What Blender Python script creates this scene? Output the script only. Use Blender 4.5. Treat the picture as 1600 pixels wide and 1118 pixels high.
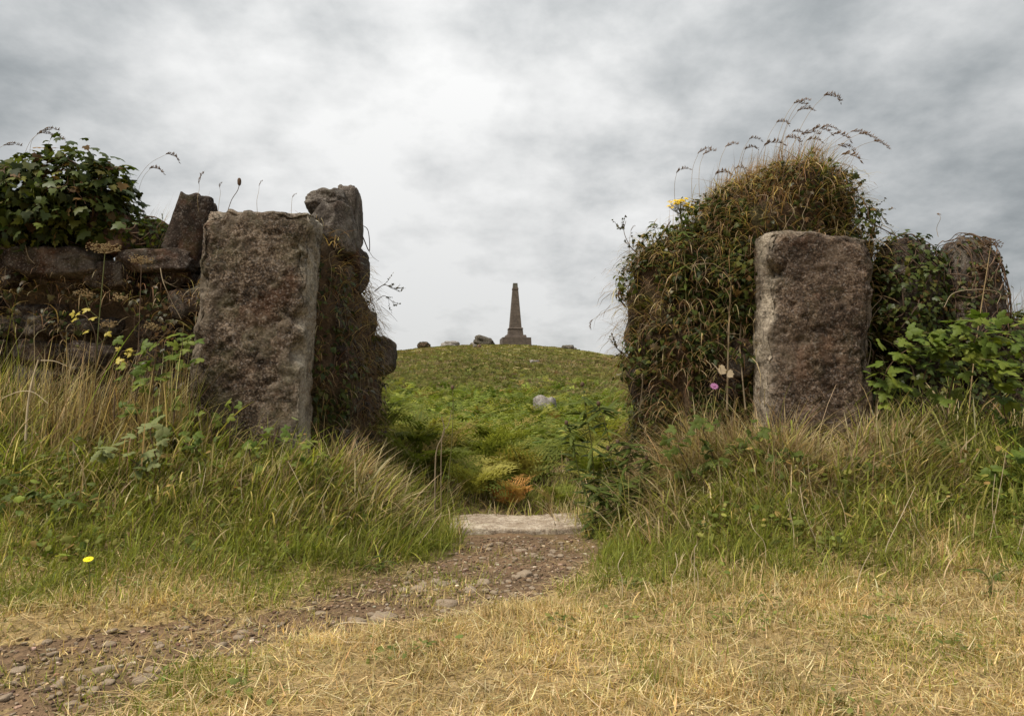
import bpy, math
import numpy as np
from mathutils import Vector, Matrix

for o in list(bpy.data.objects):
    bpy.data.objects.remove(o, do_unlink=True)
SC = bpy.context.scene
COL = SC.collection

# ------------------------------------------------------------------ camera
F = 1100.0                       # focal length in pixels of the 1600 px wide photograph
PITCH = math.atan(61 / F)
CAM = np.array([0.0, 0.0, 0.85])
cd = bpy.data.cameras.new('camera')
cam = bpy.data.objects.new('camera', cd)
COL.objects.link(cam)
cd.sensor_width = 36.0
cd.lens = F / 1600 * 36
cd.clip_start = 0.05
cd.clip_end = 6000
cam.location = CAM
cam.rotation_euler = (math.pi / 2 + PITCH, 0, 0)
SC.camera = cam

# ------------------------------------------------------------------ world, sun, exposure
SUN_AZ = math.radians(-128)      # from +Y, negative = left: behind the viewer's left shoulder
SUN_EL = math.radians(60)
SUN = Vector((math.sin(SUN_AZ) * math.cos(SUN_EL), math.cos(SUN_AZ) * math.cos(SUN_EL), math.sin(SUN_EL)))
W = bpy.data.worlds.new('World')
SC.world = W
W.use_nodes = True
nt = W.node_tree
nt.nodes.clear()


def nd(tree, typ, ins=None, **kw):
    n = tree.nodes.new(typ)
    for k, v in kw.items():
        setattr(n, k, v)
    for k, v in (ins or {}).items():
        s = n.inputs[k]
        if isinstance(v, bpy.types.NodeSocket):
            tree.links.new(v, s)
        else:
            s.default_value = v
    return n


def mth(tree, op, a, b=None, clamp=False):
    n = tree.nodes.new('ShaderNodeMath')
    n.operation = op
    n.use_clamp = clamp
    for i, v in enumerate((a, b)):
        if v is None:
            continue
        if isinstance(v, bpy.types.NodeSocket):
            tree.links.new(v, n.inputs[i])
        else:
            n.inputs[i].default_value = v
    return n.outputs[0]


def ramp(tree, fac, stops, interp='LINEAR'):
    n = tree.nodes.new('ShaderNodeValToRGB')
    tree.links.new(fac, n.inputs[0])
    n.color_ramp.interpolation = interp
    el = n.color_ramp.elements
    while len(el) > 1:
        el.remove(el[-1])
    el[0].position = stops[0][0]
    el[0].color = (*stops[0][1], 1)
    for p, c in stops[1:]:
        e = el.new(p)
        e.color = (*c, 1)
    return n.outputs[0]


def mixc(tree, fac, a, b, blend='MIX'):
    n = tree.nodes.new('ShaderNodeMix')
    n.data_type = 'RGBA'
    n.blend_type = blend
    for i, v in ((0, fac), (6, a), (7, b)):
        if isinstance(v, bpy.types.NodeSocket):
            tree.links.new(v, n.inputs[i])
        else:
            n.inputs[i].default_value = v if i == 0 else (*v, 1)
    return n.outputs[2]


tc = nd(nt, 'ShaderNodeTexCoord')
sep = nd(nt, 'ShaderNodeSeparateXYZ', {0: tc.outputs['Generated']})
hz = mth(nt, 'ADD', mth(nt, 'MAXIMUM', sep.outputs[2], 0.0), 0.34)
cu = mth(nt, 'DIVIDE', sep.outputs[0], hz)
cv = mth(nt, 'DIVIDE', sep.outputs[1], hz)
cxy = nd(nt, 'ShaderNodeCombineXYZ', {0: cu, 1: cv, 2: 3.7}).outputs[0]
n_big = nd(nt, 'ShaderNodeTexNoise', {'Vector': cxy, 'Scale': 1.6, 'Detail': 3.0, 'Roughness': 0.5, 'Distortion': 0.0}).outputs[0]
n_mid = nd(nt, 'ShaderNodeTexNoise', {'Vector': cxy, 'Scale': 5.2, 'Detail': 11.0, 'Roughness': 0.56, 'Distortion': 0.05}).outputs[0]


def lobe(px, py, sharp):
    u, v = (px - 800) / F, (559 - py) / F
    d = Vector((u, math.cos(PITCH) - v * math.sin(PITCH), math.sin(PITCH) + v * math.cos(PITCH))).normalized()
    dot = nd(nt, 'ShaderNodeVectorMath', {0: tc.outputs['Generated'], 1: d}, operation='DOT_PRODUCT').outputs['Value']
    # exp(-(1-dot)*sharp)
    return mth(nt, 'EXPONENT', mth(nt, 'MULTIPLY', mth(nt, 'SUBTRACT', 1.0, dot), -sharp))


# brightness of the cloud deck: brighter left of centre and low in the middle, thicker banks to the right and far left
val = mth(nt, 'MULTIPLY', mth(nt, 'SUBTRACT', n_big, 0.5), 0.55)
val = mth(nt, 'ADD', val, mth(nt, 'MULTIPLY', mth(nt, 'SUBTRACT', n_mid, 0.5), 1.15))
val = mth(nt, 'ADD', val, 0.575)
for px, py, sh, am in ((400, 130, 20, 0.24), (660, 400, 18, 0.22), (900, 470, 30, 0.16), (300, 190, 60, 0.10), (620, 60, 60, 0.06),
                       (1420, 200, 14, -0.15), (1120, 60, 40, -0.04), (20, 140, 45, -0.30), (60, 20, 60, -0.08), (20, 230, 90, -0.06), (1560, 300, 40, -0.04),
                       (490, 150, 300, -0.14), (720, 250, 200, -0.10)):
    val = mth(nt, 'ADD', val, mth(nt, 'MULTIPLY', lobe(px, py, sh), am))
ccol = ramp(nt, val, [(0.0, (0.14, 0.155, 0.162)), (0.3, (0.26, 0.275, 0.28)), (0.55, (0.385, 0.395, 0.396)), (0.8, (0.53, 0.533, 0.528)), (1.0, (0.62, 0.62, 0.612))])
sky = nd(nt, 'ShaderNodeTexSky')
sky.sky_type = 'NISHITA'
sky.sun_disc = False
sky.sun_elevation = SUN_EL
sky.sun_rotation = SUN_AZ
bg_sky = nd(nt, 'ShaderNodeBackground', {'Color': sky.outputs[0], 'Strength': 0.08})
# overcast skies brighten towards the zenith
zen = mth(nt, 'ADD', 0.78, mth(nt, 'MULTIPLY', mth(nt, 'MAXIMUM', sep.outputs[2], 0.0), 0.9))
bg_cloud = nd(nt, 'ShaderNodeBackground', {'Color': ccol, 'Strength': zen})
mixw = nd(nt, 'ShaderNodeMixShader', {0: 0.95, 1: bg_sky.outputs[0], 2: bg_cloud.outputs[0]})
nd(nt, 'ShaderNodeOutputWorld', {'Surface': mixw.outputs[0]})

sl = bpy.data.lights.new('sun', 'SUN')
sl.energy = 3.5
sl.angle = math.radians(14)
sl.color = (1.0, 0.92, 0.79)
so = bpy.data.objects.new('sun', sl)
COL.objects.link(so)
so.location = (0, 0, 30)
so.rotation_euler = SUN.to_track_quat('Z', 'Y').to_euler()

SC.view_settings.view_transform = 'Standard'
SC.view_settings.look = 'None'
SC.view_settings.exposure = 0.5
SC.view_settings.gamma = 1.0
SC.view_settings.use_curve_mapping = False
SC.cycles.max_bounces = 8
SC.cycles.diffuse_bounces = 3
SC.cycles.transmission_bounces = 4
SC.cycles.transparent_max_bounces = 8

# ------------------------------------------------------------------ numeric helpers
rng = np.random.default_rng(11)
_pm = np.random.default_rng(5).permutation(256)
_pm = np.concatenate([_pm, _pm, _pm])
_gr = np.random.default_rng(6).normal(size=(256, 3))
_gr /= np.linalg.norm(_gr, axis=1)[:, None]


def pn(p):
    """gradient noise in about -0.7..0.7, p is (N,3)"""
    p = np.asarray(p, float)
    i = np.floor(p).astype(int)
    f = p - i
    u = f * f * f * (f * (f * 6 - 15) + 10)
    i &= 255
    r = 0
    for dx in (0, 1):
        for dy in (0, 1):
            for dz in (0, 1):
                h = _pm[_pm[_pm[(i[:, 0] + dx) & 255] + ((i[:, 1] + dy) & 255)] + ((i[:, 2] + dz) & 255)]
                g = _gr[h]
                w = (u[:, 0] if dx else 1 - u[:, 0]) * (u[:, 1] if dy else 1 - u[:, 1]) * (u[:, 2] if dz else 1 - u[:, 2])
                r = r + w * (g[:, 0] * (f[:, 0] - dx) + g[:, 1] * (f[:, 1] - dy) + g[:, 2] * (f[:, 2] - dz))
    return r


def fbm(p, oct=4, gain=0.5, lac=2.03):
    p = np.asarray(p, float)
    r, a = 0, 1.0
    for k in range(oct):
        r = r + a * pn(p + 17.3 * k)
        p = p * lac
        a *= gain
    return r


def n2(x, y, s, seed=0.0, oct=3):
    return fbm(np.stack([np.ravel(x) * s, np.ravel(y) * s, np.full(np.size(x), seed)], 1), oct)


def sstep(a, b, x):
    t = np.clip((np.asarray(x, float) - a) / (b - a), 0, 1)
    return t * t * (3 - 2 * t)


def at(px, py, Y):
    u, v = (px - 800) / F, (559 - py) / F
    d = np.array([u, math.cos(PITCH) - v * math.sin(PITCH), math.sin(PITCH) + v * math.cos(PITCH)])
    return CAM + d * (Y / d[1])


# ------------------------------------------------------------------ mesh helpers
def mk(name, V, faces, mat=None, smooth=True, cols=None):
    """mesh from numpy; faces = array (n,k) or list of such arrays"""
    me = bpy.data.meshes.new(name)
    V = np.asarray(V, np.float32)
    if not isinstance(faces, (list, tuple)):
        faces = [faces]
    faces = [np.asarray(f, np.int32) for f in faces if len(f)]
    idx = np.concatenate([f.ravel() for f in faces])
    tot = np.concatenate([np.full(len(f), f.shape[1], np.int32) for f in faces])
    st = np.concatenate([[0], np.cumsum(tot)[:-1]]).astype(np.int32)
    me.vertices.add(len(V))
    me.vertices.foreach_set('co', V.ravel())
    me.loops.add(len(idx))
    me.loops.foreach_set('vertex_index', idx)
    me.polygons.add(len(tot))
    me.polygons.foreach_set('loop_start', st)
    me.polygons.foreach_set('loop_total', tot)
    me.polygons.foreach_set('use_smooth', np.full(len(tot), smooth))
    if cols is not None:
        a = me.attributes.new('Col', 'FLOAT_COLOR', 'POINT')
        c = np.ones((len(V), 4), np.float32)
        c[:, :3] = cols
        a.data.foreach_set('color', c.ravel())
    me.update(calc_edges=True)
    me.validate()
    if mat:
        me.materials.append(mat)
    return me


PW = {}


def link(o, parent, M):
    COL.objects.link(o)
    if parent is not None:
        o.parent = parent
        o.matrix_basis = PW[parent].inverted() @ M
    else:
        o.matrix_basis = M
    PW[o] = M
    return o


def tag(o, label=None, cat=None, group=None, kind=None):
    for k, v in (('label', label), ('category', cat), ('group', group), ('kind', kind)):
        if v:
            o[k] = v
    return o


def empty(name, loc, label, cat, group=None):
    o = bpy.data.objects.new(name, None)
    o.empty_display_size = 0.1
    link(o, None, Matrix.Translation(Vector(loc)))
    return tag(o, label, cat, group)


def obj(name, V, faces, mat, parent=None, smooth=True, cols=None):
    """mesh object from world-space vertices; its origin is moved to its base"""
    V = np.asarray(V, float)
    lo, hi = V.min(0), V.max(0)
    org = np.array([(lo[0] + hi[0]) / 2, (lo[1] + hi[1]) / 2, lo[2]])
    me = mk(name, V - org, faces, mat, smooth, cols)
    return link(bpy.data.objects.new(name, me), parent, Matrix.Translation(Vector(org)))


def inst(name, me, parent, M):
    return link(bpy.data.objects.new(name, me), parent, M)


def mat4(R, t):
    M = Matrix.Identity(4)
    for i in range(3):
        for j in range(3):
            M[i][j] = R[i][j]
        M[i][3] = t[i]
    return M


def rotz(a):
    """(N,) angles -> (N,3,3)"""
    a = np.atleast_1d(a)
    R = np.zeros((len(a), 3, 3))
    R[:, 0, 0] = np.cos(a); R[:, 0, 1] = -np.sin(a)
    R[:, 1, 0] = np.sin(a); R[:, 1, 1] = np.cos(a)
    R[:, 2, 2] = 1
    return R


def frames(nrm, tip):
    """columns X,Y,Z with Z=nrm, Y as close as possible to tip"""
    nrm = nrm / np.linalg.norm(nrm, axis=1)[:, None]
    y = tip - nrm * (nrm * tip).sum(1)[:, None]
    y /= np.maximum(np.linalg.norm(y, axis=1)[:, None], 1e-6)
    x = np.cross(y, nrm)
    return np.stack([x, y, nrm], 2)


def scatter(PV, PF, R, T, S):
    """merge copies of a prototype (n verts) with rotations R (K,3,3), positions T, scales S"""
    K = len(T)
    S = np.asarray(S, float)
    if S.ndim == 1:
        S = S[:, None].repeat(3, 1)
    V = np.einsum('kij,knj->kni', R, PV[None] * S[:, None, :]) + np.asarray(T)[:, None, :]
    Fc = PF[None] + (np.arange(K) * len(PV))[:, None, None]
    return V.reshape(-1, 3), Fc.reshape(-1, PF.shape[1])


class Bag:
    """collects vertices/faces/colours into one mesh"""
    def __init__(s):
        s.v, s.f, s.c, s.n = [], {}, [], 0

    def add(s, V, Fc, col=None):
        V = np.asarray(V, float)
        Fc = np.asarray(Fc)
        s.v.append(V)
        s.f.setdefault(Fc.shape[1], []).append(Fc + s.n)
        if col is not None:
            col = np.asarray(col, float)
            s.c.append(col if col.ndim == 2 else np.tile(col, (len(V), 1)))
        s.n += len(V)
        return s

    def get(s):
        return np.concatenate(s.v), [np.concatenate(f) for f in s.f.values()], (np.concatenate(s.c) if s.c else None)

    def obj(s, name, mat, parent=None, smooth=True):
        V, f, c = s.get()
        return obj(name, V, f, mat, parent, smooth, c)


def tube(P, r, k=5, cap=True):
    """tube along points P with radii r"""
    P = np.asarray(P, float)
    n = len(P)
    r = np.full(n, r) if np.isscalar(r) else np.asarray(r, float)
    t = np.gradient(P, axis=0)
    t /= np.maximum(np.linalg.norm(t, axis=1)[:, None], 1e-9)
    ref = np.array([0.31, 0.77, 0.21])
    a = np.cross(t, ref)
    a /= np.linalg.norm(a, axis=1)[:, None]
    b = np.cross(t, a)
    ang = np.arange(k) * 2 * math.pi / k
    V = P[:, None, :] + r[:, None, None] * (np.cos(ang)[None, :, None] * a[:, None, :] + np.sin(ang)[None, :, None] * b[:, None, :])
    V = V.reshape(-1, 3)
    i = np.arange(n - 1)[:, None] * k
    j = np.arange(k)[None]
    j2 = (j + 1) % k
    Q = np.stack([i + j, i + j2, i + k + j2, i + k + j], 2).reshape(-1, 4)
    return V, Q


def curve_pts(P, n=10):
    """smooth (Catmull-Rom) resample of control points"""
    P = np.asarray(P, float)
    Q = np.vstack([2 * P[0] - P[1], P, 2 * P[-1] - P[-2]])
    out = []
    for i in range(len(P) - 1):
        p0, p1, p2, p3 = Q[i:i + 4]
        t = np.linspace(0, 1, n, endpoint=False)[:, None]
        out.append(0.5 * (2 * p1 + (p2 - p0) * t + (2 * p0 - 5 * p1 + 4 * p2 - p3) * t ** 2 + (3 * p1 - p0 - 3 * p2 + p3) * t ** 3))
    out.append(P[-1:])
    return np.vstack(out)


def box_grid(nx, ny, nz):
    """unit cube [-1,1]^3 surface grid, welded"""
    bm = {}
    V, Q = [], []

    def vid(p):
        k = tuple(np.round(p, 6))
        if k not in bm:
            bm[k] = len(V)
            V.append(p)
        return bm[k]
    for ax, (n1, n2_) in ((0, (ny, nz)), (1, (nx, nz)), (2, (nx, ny))):
        for sgn in (-1, 1):
            a1, a2 = [a for a in range(3) if a != ax]
            g = np.empty((n1 + 1, n2_ + 1), int)
            for i in range(n1 + 1):
                for j in range(n2_ + 1):
                    p = [0, 0, 0]
                    p[ax] = sgn
                    p[a1] = -1 + 2 * i / n1
                    p[a2] = -1 + 2 * j / n2_
                    g[i, j] = vid(tuple(p))
            q = np.stack([g[:-1, :-1], g[1:, :-1], g[1:, 1:], g[:-1, 1:]], 2).reshape(-1, 4)
            if (sgn > 0) == (ax == 1):
                q = q[:, ::-1]
            Q.append(q)
    return np.array(V, float), np.concatenate(Q)


_BG = {}


def rock(dim, seed, n=7, rnd=0.35, amp=0.12, freq=1.6, oct=4, cuts=0):
    """rounded, lumpy stone of half-size dim"""
    if n not in _BG:
        _BG[n] = box_grid(n, n, n)
    V, Q = _BG[n]
    V = V.copy()
    # rounded box
    c = np.clip(V, -(1 - rnd), 1 - rnd)
    d = V - c
    L = np.linalg.norm(d, axis=1)[:, None]
    V = c + np.where(L > 1e-6, d / np.maximum(L, 1e-6), 0) * rnd
    nn = V / np.linalg.norm(V, axis=1)[:, None]
    dsp = fbm(V * freq + seed * 7.13, oct)
    cells = np.round(fbm(V * 0.9 + seed * 3.1 + 50, 2) * 5) / 5 * 0.6
    V = V + nn * (amp * (1.3 * dsp + cells))[:, None]
    if cuts:
        rc = np.random.default_rng(int(abs(seed) * 977) % 100000)
        for _ in range(cuts):
            pnrm = rc.normal(size=3)
            pnrm /= np.linalg.norm(pnrm)
            ext = np.abs(pnrm).sum()
            over = np.maximum(V @ pnrm - ext * rc.uniform(0.62, 0.86), 0)
            V = V - pnrm[None] * over[:, None] * 0.92
        V = V + nn * (0.03 * fbm(V * 5 + seed, 3))[:, None]
    return V * np.asarray(dim, float), Q


def eul(V, rx=0, ry=0, rz=0):
    R = np.array(Matrix.Rotation(rz, 3, 'Z') @ Matrix.Rotation(ry, 3, 'Y') @ Matrix.Rotation(rx, 3, 'X'))
    return V @ R.T


def tri(Q):
    return np.concatenate([Q[:, [0, 1, 2]], Q[:, [0, 2, 3]]])


def sample(V, Q, n, r, ok=None):
    """random points and normals on a quad mesh"""
    T = tri(Q)
    a, b, c = V[T[:, 0]], V[T[:, 1]], V[T[:, 2]]
    N = np.cross(b - a, c - a)
    A = np.linalg.norm(N, axis=1)
    N = N / np.maximum(A[:, None], 1e-12)
    cen = (a + b + c) / 3
    w = A.copy()
    if ok is not None:
        w = w * ok(cen, N)
    k = r.choice(len(T), n, p=w / w.sum())
    s, t = r.random(n), r.random(n)
    m = s + t > 1
    s[m], t[m] = 1 - s[m], 1 - t[m]
    return a[k] + s[:, None] * (b - a)[k] + t[:, None] * (c - a)[k], N[k]


def loft(rings, k=40, per=14, power=2.8, amp=0.08, freq=2.2, seed=0, oct=5):
    """closed lump: rings = (z, cx, cy, hx, hy), superellipse sections"""
    R = curve_pts(np.array(rings, float), per)
    n = len(R)
    a = np.arange(k) * 2 * math.pi / k
    ca, sa = np.cos(a), np.sin(a)
    ex = np.sign(ca) * np.abs(ca) ** (2 / power)
    ey = np.sign(sa) * np.abs(sa) ** (2 / power)
    V = np.stack([R[:, 1][:, None] + R[:, 3][:, None] * ex[None], R[:, 2][:, None] + R[:, 4][:, None] * ey[None],
                  np.repeat(R[:, 0][:, None], k, 1)], 2).reshape(-1, 3)
    cen = np.repeat(np.stack([R[:, 1], R[:, 2], R[:, 0] - 0.25], 1), k, 0)
    d = V - cen
    d /= np.linalg.norm(d, axis=1)[:, None]
    V = V + d * (amp * fbm(V * freq + seed * 9.7, oct))[:, None]
    i = np.arange(n - 1)[:, None] * k
    j = np.arange(k)[None]
    j2 = (j + 1) % k
    Q = np.stack([i + j, i + j2, i + k + j2, i + k + j], 2).reshape(-1, 4)
    # close the top
    top = V[-k:].mean(0)
    V = np.vstack([V, top])
    t = (n - 1) * k
    cap = np.stack([t + np.arange(0, k, 2), t + (np.arange(0, k, 2) + 1) % k, t + (np.arange(0, k, 2) + 2) % k, np.full(k // 2, len(V) - 1)], 1)
    return V, np.vstack([Q, cap])


def blades(P, h, w, az, lean, bend, nseg=3, side=None):
    """tapering grass blades; returns V,F and verts per blade"""
    N = len(P)
    a = np.stack([np.cos(az), np.sin(az), np.zeros(N)], 1)
    tw = az + math.pi / 2 + (rng.normal(0, 0.5, N) if side is None else side)
    b = np.stack([np.cos(tw), np.sin(tw), np.zeros(N)], 1)
    m = 2 * nseg + 1
    V = np.zeros((N, m, 3))
    p = np.array(P, float)
    for s in range(nseg + 1):
        t = s / nseg
        if s < nseg:
            ww = (w * (1 - 0.55 * t ** 1.5))[:, None]
            V[:, 2 * s] = p - b * ww / 2
            V[:, 2 * s + 1] = p + b * ww / 2
        else:
            V[:, 2 * s] = p
        th = lean + bend * (t + 0.5 / nseg)
        st = (h / nseg)[:, None]
        p = p + st * (np.sin(th)[:, None] * a + np.cos(th)[:, None] * np.array([0, 0, 1.0]))
    fl = []
    for s in range(nseg - 1):
        fl += [[2 * s, 2 * s + 1, 2 * s + 3], [2 * s, 2 * s + 3, 2 * s + 2]]
    s = nseg - 1
    fl.append([2 * s, 2 * s + 1, 2 * s + 2])
    Fc = np.array(fl)[None] + (np.arange(N) * m)[:, None, None]
    return V.reshape(-1, 3), Fc.reshape(-1, 3), m


def pick(pal, wts, n, jit=0.18, r=None):
    """colours picked from a palette with jitter"""
    r = r or rng
    pal = np.array(pal, float)
    if np.ndim(wts) == 1:
        wts = np.tile(wts, (n, 1))
    cw = np.cumsum(wts / wts.sum(1)[:, None], 1)
    k = (r.random(n)[:, None] > cw).sum(1).clip(0, len(pal) - 1)
    return pal[k] * np.exp(r.normal(0, jit, n))[:, None] * (1 + r.normal(0, 0.05, (n, 3)))


# ------------------------------------------------------------------ materials
def new_mat(name):
    m = bpy.data.materials.new(name)
    m.use_nodes = True
    m.node_tree.nodes.clear()
    return m, m.node_tree


def leaf_mat(name, base=None, trans=0.3, rough=0.5, spec=0.35, var=0.35, back=None):
    """foliage: colour from the Col attribute, or base varied per object"""
    m, t = new_mat(name)
    if base is None:
        c = nd(t, 'ShaderNodeAttribute', attribute_name='Col').outputs['Color']
    else:
        oi = nd(t, 'ShaderNodeObjectInfo')
        c = ramp(t, oi.outputs['Random'], [(i / (len(base) - 1), b) for i, b in enumerate(base)])
    tcn = nd(t, 'ShaderNodeTexCoord')
    nz = nd(t, 'ShaderNodeTexNoise', {'Vector': tcn.outputs['Object'], 'Scale': 9.0, 'Detail': 3.0}).outputs[0]
    c = mixc(t, 1.0, c, ramp(t, nz, [(0.25, (1 - var,) * 3), (0.75, (1 + var * 0.6,) * 3)]), 'MULTIPLY')
    pb = nd(t, 'ShaderNodeBsdfPrincipled', {'Base Color': c, 'Roughness': rough, 'Specular IOR Level': spec})
    tr = nd(t, 'ShaderNodeBsdfTranslucent', {'Color': mixc(t, 1.0, c, (1.15, 1.2, 0.7), 'MULTIPLY')})
    ms = nd(t, 'ShaderNodeMixShader', {0: trans, 1: pb.outputs[0], 2: tr.outputs[0]})
    nd(t, 'ShaderNodeOutputMaterial', {'Surface': ms.outputs[0]})
    return m


def rock_mat(name, pal, scale=1.0, lichen=0.35, lich_col=(0.33, 0.31, 0.27), bump=0.6, moss=0.0, orange=0.0, grain=0.5, edge=None):
    """granite and other rough stone: mottled, speckled and lichened"""
    m, t = new_mat(name)
    co = nd(t, 'ShaderNodeTexCoord').outputs['Object']
    oi = nd(t, 'ShaderNodeObjectInfo').outputs['Random']
    off = nd(t, 'ShaderNodeVectorMath', {0: co, 1: nd(t, 'ShaderNodeCombineXYZ', {0: mth(t, 'MULTIPLY', oi, 37.0), 1: mth(t, 'MULTIPLY', oi, 11.0), 2: 0.0}).outputs[0]}, operation='ADD').outputs[0]
    big = nd(t, 'ShaderNodeTexNoise', {'Vector': off, 'Scale': 4.2 * scale, 'Detail': 6.0, 'Roughness': 0.65, 'Distortion': 0.4}).outputs[0]
    mid = nd(t, 'ShaderNodeTexNoise', {'Vector': off, 'Scale': 14.0 * scale, 'Detail': 7.0, 'Roughness': 0.7}).outputs[0]
    fine = nd(t, 'ShaderNodeTexNoise', {'Vector': off, 'Scale': 75.0 * scale, 'Detail': 4.0, 'Roughness': 0.7}).outputs[0]
    v = mth(t, 'ADD', mth(t, 'MULTIPLY', big, 0.45), mth(t, 'ADD', mth(t, 'MULTIPLY', mid, 0.5), mth(t, 'MULTIPLY', mth(t, 'SUBTRACT', fine, 0.5), grain)))
    c = ramp(t, v, [(0.34, pal[0]), (0.45, pal[1]), (0.53, pal[2]), (0.66, pal[3])])
    # crystals
    vo = nd(t, 'ShaderNodeTexVoronoi', {'Vector': off, 'Scale': 90.0 * scale})
    c = mixc(t, mth(t, 'MULTIPLY', ramp(t, nd(t, 'ShaderNodeSeparateColor', {0: vo.outputs['Color']}).outputs[0], [(0.8, (0, 0, 0)), (0.9, (1, 1, 1))]), 0.28), c, (0.34, 0.30, 0.27))
    c = mixc(t, mth(t, 'MULTIPLY', ramp(t, nd(t, 'ShaderNodeSeparateColor', {0: vo.outputs['Color']}).outputs[1], [(0.82, (0, 0, 0)), (0.92, (1, 1, 1))]), 0.5), c, (0.02, 0.017, 0.015))
    # lichen
    ln = nd(t, 'ShaderNodeTexNoise', {'Vector': off, 'Scale': 6.5 * scale, 'Detail': 9.0, 'Roughness': 0.75, 'Distortion': 0.8}).outputs[0]
    c = mixc(t, mth(t, 'MULTIPLY', ramp(t, ln, [(0.56, (0, 0, 0)), (0.66, (1, 1, 1))]), lichen), c, lich_col)
    lp = nd(t, 'ShaderNodeTexNoise', {'Vector': off, 'Scale': 2.1 * scale, 'Detail': 10.0, 'Roughness': 0.62, 'Distortion': 1.2}).outputs[0]
    c = mixc(t, mth(t, 'MULTIPLY', ramp(t, lp, [(0.53, (0, 0, 0)), (0.60, (1, 1, 1))]), lichen * 0.8), c, tuple(v * 0.85 for v in lich_col))
    c = mixc(t, mth(t, 'MULTIPLY', ramp(t, lp, [(0.36, (1, 1, 1)), (0.44, (0, 0, 0))]), 0.65), c, pal[0])
    sx = nd(t, 'ShaderNodeMapping', {'Vector': off, 'Scale': (9.0 * scale, 9.0 * scale, 0.9 * scale)})
    sn = nd(t, 'ShaderNodeTexNoise', {'Vector': sx.outputs[0], 'Scale': 1.0, 'Detail': 5.0, 'Roughness': 0.6}).outputs[0]
    c = mixc(t, mth(t, 'MULTIPLY', ramp(t, sn, [(0.52, (0, 0, 0)), (0.66, (1, 1, 1))]), 0.5), c, tuple(v * 1.3 for v in pal[0]))
    if orange:
        on = nd(t, 'ShaderNodeTexNoise', {'Vector': off, 'Scale': 2.6 * scale, 'Detail': 5.0, 'Roughness': 0.7}).outputs[0]
        c = mixc(t, mth(t, 'MULTIPLY', ramp(t, on, [(0.55, (0, 0, 0)), (0.7, (1, 1, 1))]), orange), c, (0.20, 0.085, 0.04))
    if moss:
        mn = nd(t, 'ShaderNodeTexNoise', {'Vector': off, 'Scale': 5.0 * scale, 'Detail': 6.0, 'Roughness': 0.7}).outputs[0]
        c = mixc(t, mth(t, 'MULTIPLY', ramp(t, mn, [(0.52, (0, 0, 0)), (0.64, (1, 1, 1))]), moss), c, (0.055, 0.06, 0.022))
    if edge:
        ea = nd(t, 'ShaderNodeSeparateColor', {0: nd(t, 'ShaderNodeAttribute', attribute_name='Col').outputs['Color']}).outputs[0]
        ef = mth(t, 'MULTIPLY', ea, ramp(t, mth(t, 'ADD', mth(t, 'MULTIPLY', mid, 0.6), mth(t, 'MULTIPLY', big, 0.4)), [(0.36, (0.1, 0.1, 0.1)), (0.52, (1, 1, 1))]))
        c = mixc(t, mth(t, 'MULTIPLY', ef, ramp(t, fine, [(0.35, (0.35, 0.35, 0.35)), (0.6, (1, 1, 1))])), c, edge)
    hgt = mth(t, 'ADD', mth(t, 'MULTIPLY', mid, 1.0), mth(t, 'MULTIPLY', fine, 0.35))
    bp = nd(t, 'ShaderNodeBump', {'Strength': bump, 'Distance': 0.035 / scale, 'Height': hgt})
    pb = nd(t, 'ShaderNodeBsdfPrincipled', {'Base Color': c, 'Roughness': 0.9, 'Specular IOR Level': 0.2, 'Normal': bp.outputs[0]})
    nd(t, 'ShaderNodeOutputMaterial', {'Surface': pb.outputs[0]})
    return m


def attr_ground(name, scale=1.0, bump=0.6, rough=0.95, dist=0.02):
    m, t = new_mat(name)
    c = nd(t, 'ShaderNodeAttribute', attribute_name='Col').outputs['Color']
    co = nd(t, 'ShaderNodeTexCoord').outputs['Object']
    n1 = nd(t, 'ShaderNodeTexNoise', {'Vector': co, 'Scale': 22.0 * scale, 'Detail': 8.0, 'Roughness': 0.7}).outputs[0]
    n3 = nd(t, 'ShaderNodeTexNoise', {'Vector': co, 'Scale': 110.0 * scale, 'Detail': 3.0, 'Roughness': 0.7}).outputs[0]
    c = mixc(t, 1.0, c, ramp(t, n1, [(0.3, (0.5, 0.5, 0.5)), (0.7, (1.5, 1.48, 1.42))]), 'MULTIPLY')
    c = mixc(t, 1.0, c, ramp(t, n3, [(0.3, (0.65, 0.65, 0.65)), (0.7, (1.35, 1.35, 1.35))]), 'MULTIPLY')
    bp = nd(t, 'ShaderNodeBump', {'Strength': bump, 'Distance': dist / scale, 'Height': mth(t, 'ADD', n1, mth(t, 'MULTIPLY', n3, 0.4))})
    pb = nd(t, 'ShaderNodeBsdfPrincipled', {'Base Color': c, 'Roughness': rough, 'Specular IOR Level': 0.15, 'Normal': bp.outputs[0]})
    nd(t, 'ShaderNodeOutputMaterial', {'Surface': pb.outputs[0]})
    return m


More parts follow.
